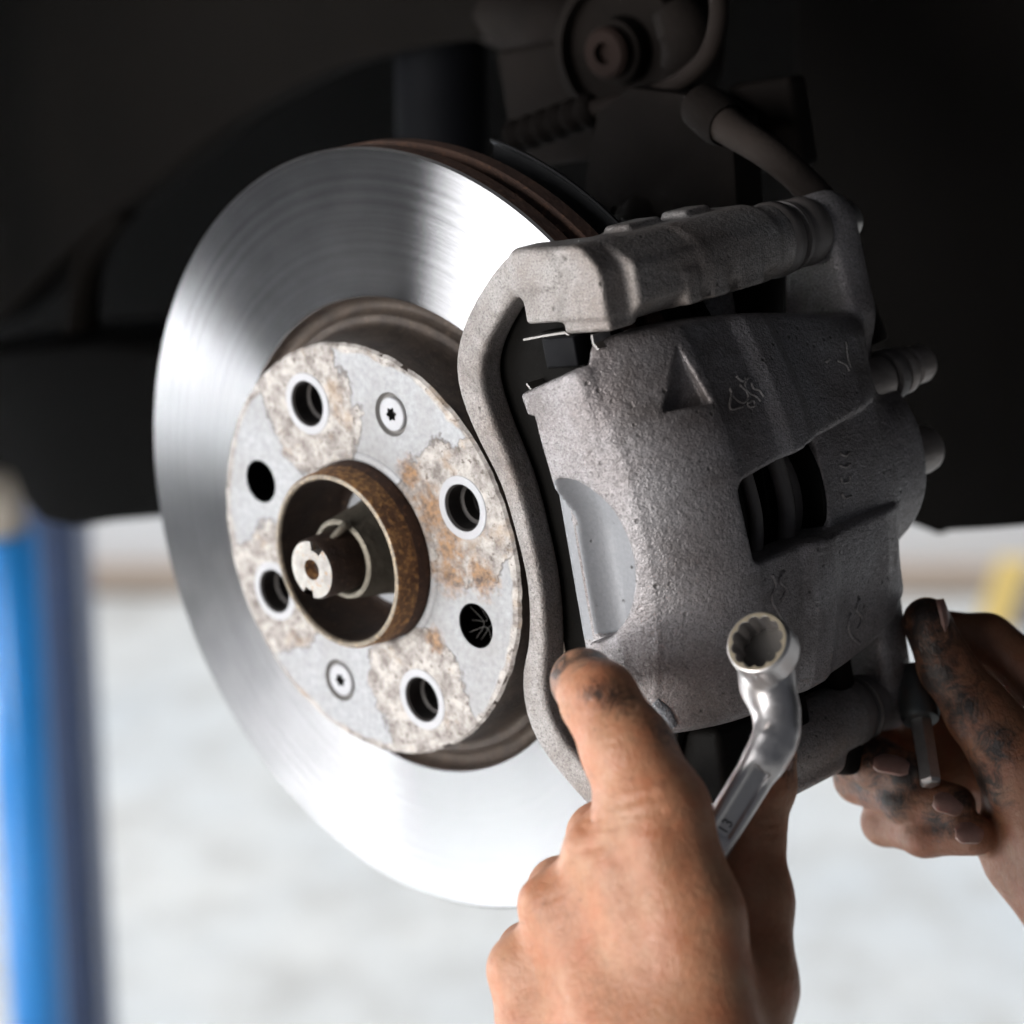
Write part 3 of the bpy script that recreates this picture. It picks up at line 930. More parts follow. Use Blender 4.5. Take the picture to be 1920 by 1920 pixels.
def f_cal(P):
    x, y, z = P[:, 0], P[:, 1], P[:, 2]
    r = np.hypot(x, y)
    ro = np.interp(z, ZK, RK).astype(f32)
    u = np.clip((z + 4) / 36.5, 0, 1)
    ro = np.where(z > -4, 142.0 + 29.2 * (1 - u ** 1.65) ** (1 / 1.65), ro)
    bulge = 1.5 * np.exp(-((y + 30) / 26.0) ** 2) * np.exp(-((z + 20) / 40.0) ** 2)
    d = (r - ro - bulge) * 0.92
    d = smax(d, 154.5 - 32 * np.clip((z - 9) / 6, 0, 1) - r, 2)
    d = smax(d, z - 32.0, 3)
    d = smax(d, y - 75.5 + 0.0016 * (z - 10) ** 2, 3)
    d = smax(d, -64.0 - y + 0.0022 * (z + 25) ** 2 * (z < -25) + 0.0012 * (z + 5) ** 2 * (z > -5), 5)
    # outer finger plate
    fing = box(P, (110.5, -58, 14.6), (138, 67, 32), 3.0)
    fing = smax(fing, (y - 67) * 0.62 + (117 - x) * 0.55, 4)
    fing = smax(fing, (-46 - y) * 0.75 + (120 - x) * 0.6, 5)
    d = smin(d, fing, 5)
    # cylinder housing on the inboard side
    d = smin(d, cyl(P, (127, 4, -116), (127, 4, -46), 39.0, 6), 7)
    d = smin(d, box(P, (118, -50, -100), (160, 60, -62), 8), 6)
    # stepped upper corner of the fingers
    d = smax(d, -np.maximum(np.maximum(x - 137.5, 62.5 + 0.27 * (x - 118) - y), 7.5 - z), 2.0)
    # hollow in the front face
    e2 = scoop_edge(x, y)
    fl = scoop_floor(x, y)
    d = smax(d, -smax(e2, (fl - z) * 0.9, 1.5), 1.2)
    sc2 = np.maximum(np.maximum(x - 114.5 - 0.09 * (44 - y), y - 52), np.maximum(-36 - y, 25.0 - z))
    d = smax(d, -sc2, 1.5)
    # recessed middle of the bridge and the inspection window
    top = 19.5 - 0.10 * z
    rec = np.maximum(np.maximum(y - top, -8.5 - y), 165.6 - r)
    rec = np.maximum(rec, z + 40)
    d = smax(d, -rec, 3.0)
    win = np.maximum(np.maximum(y - top, -8.5 + 0.05 * z - y), np.maximum(z + 1.0 - 0.06 * (y - 5), -52.5 - z))
    win = smax(win, 138 - x, 1)
    wcorner = smax(smax(y - top, z + 1.0, 5), smax(-8.5 - y, -52.5 - z, 5), 5)
    d = smax(d, -np.maximum(win, wcorner), 1.8)
    # triangular casting pocket near the top of the sloping shoulder
    a, b, c = V3(TRI[0]), V3(TRI[1]), V3(TRI[2])
    e1, e2 = b - a, c - a
    nn = np.cross(e1, e2)
    nn = nn / np.linalg.norm(nn)
    if nn[0] < 0:
        nn = -nn
    cen = (a + b + c) / 3
    tri = None
    for p, q in ((a, b), (b, c), (c, a)):
        m = np.cross(q - p, nn)
        m = m / np.linalg.norm(m)
        if (cen - p) @ m > 0:
            m = -m
        s = (P - p) @ m
        tri = s if tri is None else np.maximum(tri, s)
    w = np.clip(((P - a) @ (0.5 * (e1 + e2))) / float((0.5 * (e1 + e2)) @ (0.5 * (e1 + e2))), 0, 1)
    floor_d = (P - a) @ nn + 0.8 + 4.5 * w
    pk = np.maximum(tri, -floor_d)
    d = smax(d, -pk, 1.0)
    # parting line
    seam = np.exp(-((z - 29.0) / 0.8) ** 2) * (r > 144) * 0.35
    d = d - seam
    # ears for the guide pins
    ear = smin(cap(P, (140, 92, -105), 13.5, (139, 60, -103), 17), cap(P, (139, 60, -103), 15, (132, 30, -98), 20), 4)
    ear = smax(ear, np.abs(z + 104) - 8.0, 3)
    ear2 = cap(P, (140, -86, -97), 13.0, (136, -45, -95), 18)
    ear2 = smax(ear2, np.abs(z + 96) - 8.5, 3)
    d = smin(d, ear, 4)
    d = smin(d, ear2, 4)
    return d
TRI = [(156.2, 67.7, 2.1), (157.0, 48.5, 15.5), (164.1, 47.6, -1.0)]
CV, CF = nets(f_cal, (92, -104, -122), (180, 112, 50), 1.0)
FC_ = CV[CF].mean(axis=1)
in_scoop = (scoop_edge(FC_[:, 0], FC_[:, 1]) < -0.2) & (np.abs(FC_[:, 2] - scoop_floor(FC_[:, 0], FC_[:, 1])) < 1.0) & (FC_[:, 2] > 14)
in_scoop |= (FC_[:, 0] < 115.5) & (FC_[:, 1] > -30) & (FC_[:, 1] < 44) & (FC_[:, 2] > 16)
add('body', CV, CF, None, cal, mats=[M_cast, M_scoop], fmat=in_scoop.astype(np.int32))
bvh = BVHTree.FromPolygons([tuple(p) for p in CV], [tuple(int(i) for i in q) for q in CF])
CAMP = Vector((752.0, 178.1, 670.6))      # a point well outboard, from which the marks are laid on to the casting
def drape(pts, rad, lift=0.0, segs=6):
    out = []
    for p in pts:
        d = (Vector(p) - CAMP).normalized()
        hit = bvh.ray_cast(CAMP, d)
        if hit[0] is not None:
            out.append(tuple(hit[0] + hit[1] * lift))
    return tube(out, rad, segs, 4) if len(out) > 1 else ([], [])
# raised foundry emblem: interlaced strokes over a bar, and marks further along
M_mark = cast_material('cast_mark', (0.33, 0.31, 0.30), (0.24, 0.20, 0.18), 0.25, 0.55)
em = [drape(p, 0.55, 0.15) for p in (
    [(167.7, 51.3, -7.3), (168.6, 48.1, -7.5), (170.5, 45.9, -8.9), (172.0, 46.7, -10.7), (171.6, 49.4, -10.9), (170.0, 51.8, -9.8)],
    [(169.2, 54.9, -9.8), (170.7, 52.8, -10.9), (171.5, 53.8, -11.9)],
    [(172.3, 54.0, -12.7), (171.2, 51.5, -11.1), (172.0, 48.8, -11.2), (173.8, 47.3, -12.7), (175.1, 45.3, -13.4)],
    [(172.8, 51.8, -12.7), (173.3, 49.9, -12.8), (174.8, 48.8, -14.1), (175.8, 46.5, -14.5)],
    [(168.2, 49.9, -7.5), (167.7, 44.6, -5.7), (170.7, 44.6, -8.8)],
    [(171.7, 45.2, -10.0), (173.3, 45.9, -11.8), (173.5, 44.1, -11.6), (172.3, 44.2, -10.3), (171.7, 45.2, -10.0)])]
for e in em:
    if e[0]:
        add('emblem_stroke', *e, M_mark, cal)
em = [drape(p, 0.5, 0.1) for p in (
    [(183.1, 56.9, -53.8), (183.5, 52.2, -53.0), (184.1, 48.1, -52.6)], [(178.2, 51.3, -47.4), (179.2, 52.5, -48.6)], [(181.0, 51.3, -50.2), (183.1, 49.4, -51.9), (183.8, 47.1, -52.1)],
    [(175.4, 18.4, -50.8), (176.7, 17.2, -51.9), (177.7, 18.2, -53.1)], [(175.3, 14.5, -49.7), (176.6, 13.4, -50.8), (177.9, 14.2, -52.3)],
    [(175.6, 10.3, -48.9), (176.1, 8.3, -49.0), (177.7, 8.5, -50.6), (177.9, 10.2, -51.3)], [(175.8, 4.8, -47.8), (176.6, 3.0, -48.2), (178.2, 3.3, -49.9)])]
for e in em:
    if e[0]:
        add('cast_numeral', *e, M_mark, cal)
em = [drape(p, 0.7, 0.0) for p in (
    [(177.9, -12.3, -1.9), (178.8, -16.4, -1.8), (177.7, -20.0, 0.1), (179.1, -24.5, -0.2), (180.2, -27.2, -0.5)], [(180.7, -11.6, -5.0), (179.6, -14.8, -3.1), (181.2, -17.7, -4.0), (180.2, -21.2, -2.0)],
    [(186.4, -29.6, -35.6), (185.7, -33.0, -33.9), (187.0, -36.1, -34.5), (185.9, -39.8, -32.5)], [(184.2, -34.0, -32.2), (183.6, -37.8, -30.6), (184.4, -41.6, -30.4), (186.4, -44.6, -31.8)])]
for e in em:
    if e[0]:
        add('casting_flash', *e, M_cast, cal)

M_union = simple('union_steel', (0.27, 0.235, 0.215), 0.45, 0.45, var=0.35, scale=160, bump=0.3)
# rubber boots, pins, bleed screw and hose union
def ribs(a, d, prof):
    return lathe_axis(prof, a, d, 48)
add('guide_pin_boot', *ribs((140, 92, -73), (0, 0, -1), [(0, -1), (13.0, -1), (13.9, 1.0), (13.6, 5.5), (12.6, 6.4), (10.8, 7.6), (10.8, 8.4), (13.0, 9.2), (13.0, 11.0), (10.9, 12.2), (11.6, 13.4), (12.6, 15), (12.8, 21), (11.6, 24), (9, 25)]), M_rubber, cal, autosmooth=50)
add('guide_pin_boot', *ribs((140, -86, -73), (0, 0, -1), [(0, -1), (12.2, -1), (13.0, 1), (12.8, 5), (10.2, 6.5), (10.2, 7.4), (12.8, 8.4), (12.8, 9.8), (10.2, 10.8), (11.4, 12), (11.6, 16), (9, 17)]), M_rubber, cal, autosmooth=50)
add('guide_pin_bolt', *ribs((140, 92, -112), (0, 0, -1), [(0, 9), (6.5, 9), (7.5, 8), (7.5, 0)][::-1]), M_steel, cal, autosmooth=35)
add('guide_pin_bolt', *ribs((140, -86, -104), (0, 0, -1), [(7.5, 0), (7.5, 8), (6.5, 9), (0, 9)]), M_steel, cal, autosmooth=35)
bl = add('hose_union', *ribs((149, 32.5, -88), (0.05, 0.02, -1), [(9, 0), (8.6, 24), (6.6, 25), (6.6, 33), (8.6, 33.4), (9.0, 34.4), (9.0, 37.4), (8.4, 38.2), (6.4, 38.6), (6.4, 41.5), (7.3, 42.2), (7.3, 48.5), (6.4, 50.6), (4.2, 51.8), (0.1, 52)]), M_union, cal, autosmooth=40)
add('union_washer', *ribs((150.4, 33.1, -114.0), (0.05, 0.02, -1), [(7.4, 0), (9.6, 0.4), (9.8, 1.2), (9.8, 4.6), (9.2, 5.4), (7.4, 5.6)]), M_rubber, bl, autosmooth=40)
bs = add('bleed_boss', *ribs((148, 1, -100), (0.0, 0.0, -1), [(9.6, 0), (9.4, 33), (9.0, 36), (8.4, 37), (5.6, 37), (5.2, 31), (0.1, 31)]), M_union, cal, autosmooth=40)
# piston with its seals, seen in the window
pis = add('piston', *ribs((128, 4, -66), (0, 0, 1), [(27, 0), (27, 8), (28.2, 9), (28.2, 12), (26.2, 13), (26.2, 15), (29, 16), (29, 21), (27, 22), (27, 25), (0.1, 25)]), M_rubber, cal, autosmooth=40)
add('dust_boot', *lathe_axis([(37.0, 0), (37.0, 1.8), (31, 3.2), (28, 3.2), (27, 0)], (128, 4, -52.3), (0, 0, 1), 56), M_pad_back, cal, autosmooth=40)
add('pad_spring', *tube([(157.0, -12, -12), (158.5, 4, -12.6), (157.5, 24, -12)], 2.2, 10), M_pad_back, cal)
add('pad_spring', *tube([(156.5, -12, -20), (158.5, 4, -21), (157.0, 24, -20)], 2.4, 10), M_rubber, cal)
add('pad_spring', *tube([(155.5, -12, -38), (157.5, 4, -39), (156.0, 24, -38)], [3.2, 3.2, 3.2], 10), M_rubber, cal)
# grease smear low on the front edge
gs = drape([(149.5, -47.3, 36.1), (152.0, -50.9, 34.4), (153.7, -56.0, 34.0), (154.2, -58.9, 34.2)], 2.6, -0.6, 8)
gm = NT('grease_smear')
gm.set(Roughness=0.18)
gm.color(gm.mix(gm.noise(300, 4), (0.06, 0.065, 0.08), (0.45, 0.47, 0.5)))
gm.bump(gm.noise(500, 4), 0.8, 0.002)
if gs[0]:
    add('grease_smear', *gs, gm.m, cal)

# ------------------------------------------------------------------ suspension and hose behind
knk = thing('steering_knuckle', 'dark steering knuckle plate with two holes rising behind the caliper', 'knuckle', (60, 120, -110))
def pz(pts, z):
    return [(p[0], p[1]) for p in pts]
pl = [(13.4, 97.4, -110.0), (23.1, 120.3, -110.0), (34.2, 143.6, -110.0), (53.1, 152.0, -110.0), (84.6, 145.4, -110.0), (100.9, 134.5, -110.0), (98.6, 113.5, -110.0), (95.1, 87.2, -110.0)]
h1, h2 = (50.5, 104.6, -110.0), (36.1, 103.8, -110.0)
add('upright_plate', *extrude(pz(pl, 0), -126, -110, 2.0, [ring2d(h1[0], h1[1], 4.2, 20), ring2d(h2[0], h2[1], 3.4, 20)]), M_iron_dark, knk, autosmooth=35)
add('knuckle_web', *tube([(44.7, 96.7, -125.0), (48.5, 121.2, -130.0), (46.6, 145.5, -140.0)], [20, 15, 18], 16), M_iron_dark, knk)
add('dark_gap_plate', *boxm((70, -108, -78), (146, -52, -66), 4), M_iron_dark, knk, autosmooth=35)  # dark plate added to fill the shaded gap under the caliper
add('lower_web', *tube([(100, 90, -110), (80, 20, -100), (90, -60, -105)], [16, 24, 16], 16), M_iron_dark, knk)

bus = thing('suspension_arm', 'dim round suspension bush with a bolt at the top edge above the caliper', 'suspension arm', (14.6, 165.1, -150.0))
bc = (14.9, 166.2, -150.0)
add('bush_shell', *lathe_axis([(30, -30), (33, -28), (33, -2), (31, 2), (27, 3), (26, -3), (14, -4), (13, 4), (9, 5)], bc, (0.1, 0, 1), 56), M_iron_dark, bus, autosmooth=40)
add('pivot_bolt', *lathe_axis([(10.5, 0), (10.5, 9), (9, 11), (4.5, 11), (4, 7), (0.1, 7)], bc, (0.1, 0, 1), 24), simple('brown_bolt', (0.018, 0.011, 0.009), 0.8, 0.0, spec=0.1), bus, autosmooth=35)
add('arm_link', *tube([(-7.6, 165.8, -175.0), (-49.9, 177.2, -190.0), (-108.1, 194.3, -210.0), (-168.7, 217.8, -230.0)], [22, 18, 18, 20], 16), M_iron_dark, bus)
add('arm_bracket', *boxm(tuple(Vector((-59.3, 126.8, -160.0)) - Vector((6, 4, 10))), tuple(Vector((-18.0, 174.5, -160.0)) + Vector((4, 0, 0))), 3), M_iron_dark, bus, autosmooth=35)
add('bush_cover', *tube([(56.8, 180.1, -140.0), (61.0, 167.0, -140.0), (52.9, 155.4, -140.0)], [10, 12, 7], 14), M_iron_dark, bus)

cab = thing('sensor_cable', 'thin dull cable looping down from the top edge into a ribbed boot', 'cable', (19.8, 145.9, -120.0))
add('cable_run', *tube([(96.4, 191.1, -120.0), (94.8, 173.2, -120.0), (85.8, 159.2, -120.0), (69.1, 150.9, -120.0), (48.8, 147.0, -120.0), (22.6, 145.6, -120.0)], 3.8, 12), simple('cable_sheath', (0.013, 0.0095, 0.008), 0.8, spec=0.1), cab)
pr_ = []
A0, A1 = Vector((24.2, 145.8, -120.0)), Vector((-25.8, 138.2, -120.0))
Lb = (A1 - A0).length
for k in range(6):
    t0 = k / 6 * Lb
    pr_ += [(4.6, t0), (7.2, t0 + Lb * 0.05), (7.2, t0 + Lb * 0.10), (4.6, t0 + Lb * 0.14)]
add('ribbed_boot', *lathe_axis(pr_ + [(0.1, Lb)], A0, A1 - A0, 24), M_iron_dark, cab, autosmooth=50)

hose = thing('brake_hose', 'thick dull rubber brake hose curving down to the caliper ear', 'hose', (107.1, 136.0, -95.0))
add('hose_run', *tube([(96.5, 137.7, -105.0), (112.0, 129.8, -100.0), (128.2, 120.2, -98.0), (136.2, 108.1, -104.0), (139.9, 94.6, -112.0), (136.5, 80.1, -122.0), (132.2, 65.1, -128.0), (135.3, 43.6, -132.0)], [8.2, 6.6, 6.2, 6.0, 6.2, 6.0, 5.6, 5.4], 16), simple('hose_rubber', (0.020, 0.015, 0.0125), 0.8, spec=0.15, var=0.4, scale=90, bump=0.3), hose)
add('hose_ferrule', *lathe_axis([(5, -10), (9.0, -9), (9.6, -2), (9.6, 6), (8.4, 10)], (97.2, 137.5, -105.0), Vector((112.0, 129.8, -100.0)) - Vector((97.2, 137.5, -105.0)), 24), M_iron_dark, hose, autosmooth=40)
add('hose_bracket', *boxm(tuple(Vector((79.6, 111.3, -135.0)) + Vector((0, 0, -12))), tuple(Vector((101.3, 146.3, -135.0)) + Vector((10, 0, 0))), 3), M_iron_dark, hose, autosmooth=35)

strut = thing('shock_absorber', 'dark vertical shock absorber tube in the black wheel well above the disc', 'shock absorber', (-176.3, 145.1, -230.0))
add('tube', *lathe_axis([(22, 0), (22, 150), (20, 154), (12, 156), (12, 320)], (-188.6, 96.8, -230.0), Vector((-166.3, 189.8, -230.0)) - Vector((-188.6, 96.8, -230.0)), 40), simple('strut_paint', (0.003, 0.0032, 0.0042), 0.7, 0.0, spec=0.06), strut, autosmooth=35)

# ------------------------------------------------------------------ car body around the wheel well
car = thing('car_body', 'dark underside and wheel arch of the raised car around the brake', 'car', (0, 300, -300))
arch = [(-829.4, -80.9, -190.0), (-656.5, 28.9, -190.0), (-516.2, 74.1, -190.0), (-427.3, 111.9, -190.0), (-348.4, 139.6, -190.0), (-280.7, 163.0, -190.0), (-212.1, 177.5, -190.0), (-151.1, 181.5, -190.0), (-92.1, 179.8, -190.0), (-37.5, 175.7, -190.0), (22.6, 172.4, -190.0)]
ap = [(p[0], p[1]) for p in catmull([a for a in arch], 6)]
top = [(ap[-1][0] + 40, 700), (-1200, 700), (-1200, ap[0][1])]
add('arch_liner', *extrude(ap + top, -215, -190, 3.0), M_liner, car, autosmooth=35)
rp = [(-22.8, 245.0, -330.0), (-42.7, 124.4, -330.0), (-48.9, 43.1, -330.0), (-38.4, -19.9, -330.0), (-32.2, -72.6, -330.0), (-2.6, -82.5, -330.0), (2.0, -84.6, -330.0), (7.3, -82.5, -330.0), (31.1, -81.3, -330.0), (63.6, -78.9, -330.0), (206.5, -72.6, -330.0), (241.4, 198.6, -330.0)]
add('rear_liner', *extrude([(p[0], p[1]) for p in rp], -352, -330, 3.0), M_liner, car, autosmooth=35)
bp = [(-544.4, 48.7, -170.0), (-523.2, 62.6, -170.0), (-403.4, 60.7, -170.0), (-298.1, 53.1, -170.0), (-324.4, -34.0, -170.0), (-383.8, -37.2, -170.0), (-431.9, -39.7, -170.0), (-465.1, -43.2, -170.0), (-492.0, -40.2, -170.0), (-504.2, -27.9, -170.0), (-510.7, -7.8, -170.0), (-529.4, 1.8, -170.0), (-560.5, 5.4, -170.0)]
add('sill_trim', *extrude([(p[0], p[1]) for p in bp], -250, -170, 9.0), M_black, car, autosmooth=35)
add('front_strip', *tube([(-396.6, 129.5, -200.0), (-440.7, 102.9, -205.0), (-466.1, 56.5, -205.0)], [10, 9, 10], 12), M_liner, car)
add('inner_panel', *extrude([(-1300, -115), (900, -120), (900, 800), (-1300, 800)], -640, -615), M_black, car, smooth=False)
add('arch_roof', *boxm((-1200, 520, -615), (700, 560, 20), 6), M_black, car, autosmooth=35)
# outer wing with the wheel-arch opening, above and beyond the brake
wing = [(-1200, 40)] + [(430 * math.cos(math.radians(a)), 60 + 430 * math.sin(math.radians(a))) for a in range(178, -6, -6)] + [(1000, 0), (1000, 820), (-1200, 820)]
add('outer_wing', *extrude(wing, 15, 30, 2.0), simple('wing_paint', (0.05, 0.05, 0.055), 0.3, var=0.1), car, autosmooth=35)

# ------------------------------------------------------------------ spanner in the near hand
wr = thing('ring_spanner', 'satin chrome ring spanner held in the near hand over the caliper', 'spanner', (195.4, -27.9, 30.5))
RC = Vector((196.2, -25.6, 32.1))
RA = Vector((0.284, 0.584, 0.761))
def vlist(v):
    return [float(c) for c in v]
RU = (RA.orthogonal()).normalized()
RW = RA.cross(RU)
SA, SB = Vector((195.7, -60.9, 32.7)), Vector((179.7, -92.5, 57.1))
SD = (SB - SA).normalized()
SN = Vector((0.817, 0.043, 0.575))
SN = (SN - SD * SN.dot(SD)).normalized()
SW = SD.cross(SN)
NK = [((187.6, -35.8, 20.2), 9.6), ((188.3, -43.7, 21.4), 8.6), ((192.2, -51.9, 23.8), 7.2), ((194.4, -57.5, 27.4), 6.8), ((193.6, -64.2, 34.2), 6.4)]
def f_span(P):
    c = V3(RC)
    a = V3(RA)
    q = P - c
    t = q @ a
    radv = q - t[:, None] * a
    rad = np.linalg.norm(radv, axis=1)
    ang = np.arctan2(radv @ V3(RW), radv @ V3(RU))
    ring = np.maximum(rad - 10.7 + 0.04 * np.abs(t), np.abs(t + 5.5) - 6.2)
    ring = smax(rad - 10.9, np.abs(t + 5.5) - 6.2, 2.0)
    d = ring
    for (p, r), (p2, r2) in zip(NK[:-1], NK[1:]):
        d = smin(d, cap(P, p, r, p2, r2), 4)
    mid = (SA + SB) / 2
    hl = (SB - SA).length / 2 + 14
    sh = obox(P, mid + SD * 10, (SD, SW, SN), (hl, 6.6, 3.1), 2.4)
    d = smin(d, sh, 4)
    rec = obox(P, mid + SN * 3.2 - SD * 1.0, (SD, SW, SN), (13, 3.0, 0.9), 0.7)
    d = smax(d, -rec, 0.6)
    bore = rad - (8.0 + 1.05 * np.abs(np.cos(6 * ang)) ** 0.8)
    d = smax(d, -np.maximum(bore, -(t + 13)), 0.5)
    return d
allp = [RC] + [Vector(p) for p, r in NK] + [SA, SB, SB + SD * 26]
lo = [min(p[i] for p in allp) - 17 for i in range(3)]
hi = [max(p[i] for p in allp) + 17 for i in range(3)]
add('shank', *nets(f_span, lo, hi, 0.62), M_chrome, wr)
u0, w0 = RU, RW
V, Fc = [], []
N = 144
for k in range(N):
    a = 2 * math.pi * k / N
    rr = 8.05 + 1.05 * abs(math.cos(6 * a)) ** 0.8
    dirv = u0 * math.cos(a) + w0 * math.sin(a)
    V.append(tuple(RC + dirv * rr + RA * 0.78))
    V.append(tuple(RC + dirv * 10.0 + RA * 0.78))
for k in range(N):
    k2 = (k + 1) % N
    Fc.append((2 * k, 2 * k + 1, 2 * k2 + 1, 2 * k2))
add('worn_rim', V, Fc, M_wear, wr, smooth=False)
add('bore_floor', *lathe_axis([(8.9, -10.5), (0.1, -10.5)], RC, RA, 40), simple('dirty_bore', (0.06, 0.055, 0.05), 0.6, 0.4), wr)
# stamped size
def text_mesh(body, size):
    c = bpy.data.curves.new('txt', 'FONT')
    c.body = body
    c.size = size
    c.align_x = 'CENTER'
    c.align_y = 'CENTER'
    o = bpy.data.objects.new('txt', c)
    COL.objects.link(o)
    dg = bpy.context.evaluated_depsgraph_get()
    me = o.evaluated_get(dg).to_mesh()
    V = [tuple(v.co) for v in me.vertices]
    Fc = [tuple(p.vertices) for p in me.polygons]
    o.evaluated_get(dg).to_mesh_clear()
    bpy.data.objects.remove(o)
    bpy.data.curves.remove(c)
    return V, Fc
tv, tf = text_mesh('13', 5.2)
tc_ = (SA + SB) / 2 + SD * 8.5 + SN * 2.45
add('size_stamp', [tuple(tc_ - SD * x + SW * y) for x, y, z in tv], tf, M_engrave, wr, smooth=False)

# ------------------------------------------------------------------ hands
def chain(P, pts, k=3.0):
    d = None
    for (a, ra), (b, rb) in zip(pts[:-1], pts[1:]):
        e = cap(P, a, ra, b, rb)
        d = e if d is None else smin(d, e, k)
    return d
def bounds(*chains):
    lo = np.array([1e9] * 3)
    hi = -lo
    for c in chains:
        for p, r in c:
            lo = np.minimum(lo, np.array(p) - r - 4)
            hi = np.maximum(hi, np.array(p) + r + 4)
    return lo, hi

L_index = [((182.4, -68.9, 77.5), 16.0), ((170.5, -50.9, 73.6), 14.6), ((158.2, -34.9, 70.6), 12.3), ((146.6, -31.5, 64.3), 10.2), ((129.6, -35.3, 50.6), 8.6)]
L_meta1 = [((182.4, -70.5, 77.9), 16.2), ((193.4, -101.7, 83.2), 17.5), ((199.6, -143.7, 93.1), 20)]
L_meta2 = [((167.1, -83.0, 85.2), 15.0), ((182.2, -115.1, 89.3), 17), ((187.3, -147.2, 98.0), 20)]
L_meta3 = [((150.4, -99.5, 94.9), 13.6), ((164.7, -123.2, 97.8), 16), ((173.5, -151.5, 101.6), 20)]
L_meta4 = [((135.8, -119.1, 103.2), 12.6), ((143.2, -137.8, 106.1), 15), ((150.6, -159.3, 109.6), 17)]
L_mid = [((167.1, -83.0, 85.2), 14.0), ((145.3, -84.4, 67.2), 11.0), ((134.3, -92.3, 42.7), 10), ((144.0, -102.2, 33.7), 9)]
L_ring = [((150.4, -99.5, 94.9), 12.5), ((131.6, -101.2, 76.8), 10.5), ((122.4, -106.5, 49.7), 9.5), ((134.2, -115.5, 42.7), 9)]
L_lit = [((135.8, -119.1, 103.2), 11.6), ((121.0, -120.9, 86.9), 9.5), ((116.0, -123.6, 63.5), 8.5), ((129.1, -130.1, 57.4), 8)]
L_thumb = [((186.4, -68.6, 20.9), 7.0), ((184.5, -77.9, 25.2), 8.6), ((181.4, -91.3, 33.2), 10.4), ((186.9, -110.7, 45.5), 13.5), ((192.4, -133.1, 62.9), 18), ((192.8, -156.3, 82.9), 22)]
L_wrist = [((182.3, -145.5, 99.7), 26), ((184.4, -171.7, 110.0), 27), ((187.9, -224.5, 128.4), 36)]
creases = [
    ([(164.3, -45.1, 93.2), (176.1, -44.2, 88.0), (181.9, -42.6, 77.3)], 0.8, 0.35), ([(158.0, -33.2, 88.0), (165.3, -32.0, 85.9), (172.7, -29.3, 80.5)], 0.8, 0.4),
    ([(181.9, -69.8, 95.8), (190.5, -69.5, 92.6), (196.5, -69.6, 86.6)], 0.9, 0.35), ([(176.3, -65.8, 96.2), (183.2, -67.3, 95.3), (191.1, -65.7, 91.1)], 0.7, 0.4),
    ([(164.9, -76.9, 100.5), (171.9, -75.4, 98.8), (178.0, -73.7, 95.0)], 0.8, 0.5), ([(147.7, -94.9, 108.2), (152.7, -92.7, 105.4), (156.3, -91.1, 101.2)], 0.8, 0.45),
    ([(184.0, -86.2, 39.4), (191.6, -86.1, 40.3), (192.7, -87.8, 30.8)], 0.8, 0.45), ([(184.0, -89.1, 40.1), (192.0, -89.3, 40.7), (193.1, -91.0, 31.3)], 0.7, 0.35),

    ([(163.3, -38.9, 92.6), (173.7, -37.7, 88.9), (180.1, -35.2, 77.4)], 0.9, 0.5), ([(164.1, -42.4, 92.7), (174.9, -40.9, 88.5), (181.3, -39.2, 77.1)], 0.8, 0.4),
    ([(165.5, -35.8, 89.6), (172.9, -35.5, 84.8), (177.7, -32.7, 79.2)], 0.7, 0.35),
    ([(171.9, -63.2, 97.1), (183.3, -61.5, 95.2), (192.3, -59.2, 88.2)], 1.2, 0.7), ([(171.9, -66.9, 96.7), (184.5, -64.7, 94.8), (194.1, -64.5, 87.7)], 1.0, 0.6),
    ([(168.7, -69.5, 97.7), (178.2, -68.6, 96.4), (188.7, -67.7, 92.6)], 1.0, 0.5), ([(182.9, -57.6, 88.8), (191.6, -55.8, 85.3), (196.2, -56.2, 77.7)], 1.0, 0.35)]
def f_left(P):
    d = chain(P, L_index, 4)
    back = smin(chain(P, L_meta1, 5), chain(P, L_meta2, 5), 16)
    back = smin(back, chain(P, L_meta3, 5), 15)
    back = smin(back, chain(P, L_meta4, 5), 13)
    d = smin(d, back, 7)
    for c in (L_mid, L_ring, L_lit):
        d = smin(d, chain(P, c, 4), 3.0)
    d = smin(d, chain(P, L_thumb, 5), 6)
    d = smin(d, chain(P, L_wrist, 6), 16)
    # tendons and knuckle pads
    d = smin(d, cap(P, (189.9, -73.8, 90.0), 3.0, (200.1, -108.7, 95.5), 2.4), 9)
    d = smin(d, cap(P, (174.3, -84.8, 95.7), 3.0, (189.2, -114.6, 102.4), 2.2), 9)
    d = smin(d, sph(P, (163.3, -78.1, 92.2), 6.5), 6)
    d = smin(d, sph(P, (146.1, -95.0, 101.1), 6.0), 6)
    for pts, w, dep in creases:
        Q = P
        c = None
        for a, b in zip(pts[:-1], pts[1:]):
            a_, b_ = V3(a), V3(b)
            ba = b_ - a_
            t = np.clip(((Q - a_) @ ba) / float(ba @ ba), 0, 1)
            rel = Q - a_ - t[:, None] * ba
            # measured across the skin, not along the line of depth
            rel = rel - (rel @ NRM)[:, None] * NRM
            e = np.linalg.norm(rel, axis=1)
            c = e if c is None else np.minimum(c, e)
        near = (np.linalg.norm(P - V3(pts[1]), axis=1) < 26)
        d = d + dep * np.exp(-(c / w) ** 2) * near
    return d
NRM = V3((-0.707, -0.172, -0.686))
M_skin = skin_material('tanned_skin', (0.445, 0.228, 0.135), [], 0.35)
hand1 = thing('hand', 'near bare left hand pressing one bent finger against the caliper, back of hand showing', 'hand', (182.3, -145.5, 99.7))
ha = np.array((182.3, -145.5, 99.7))
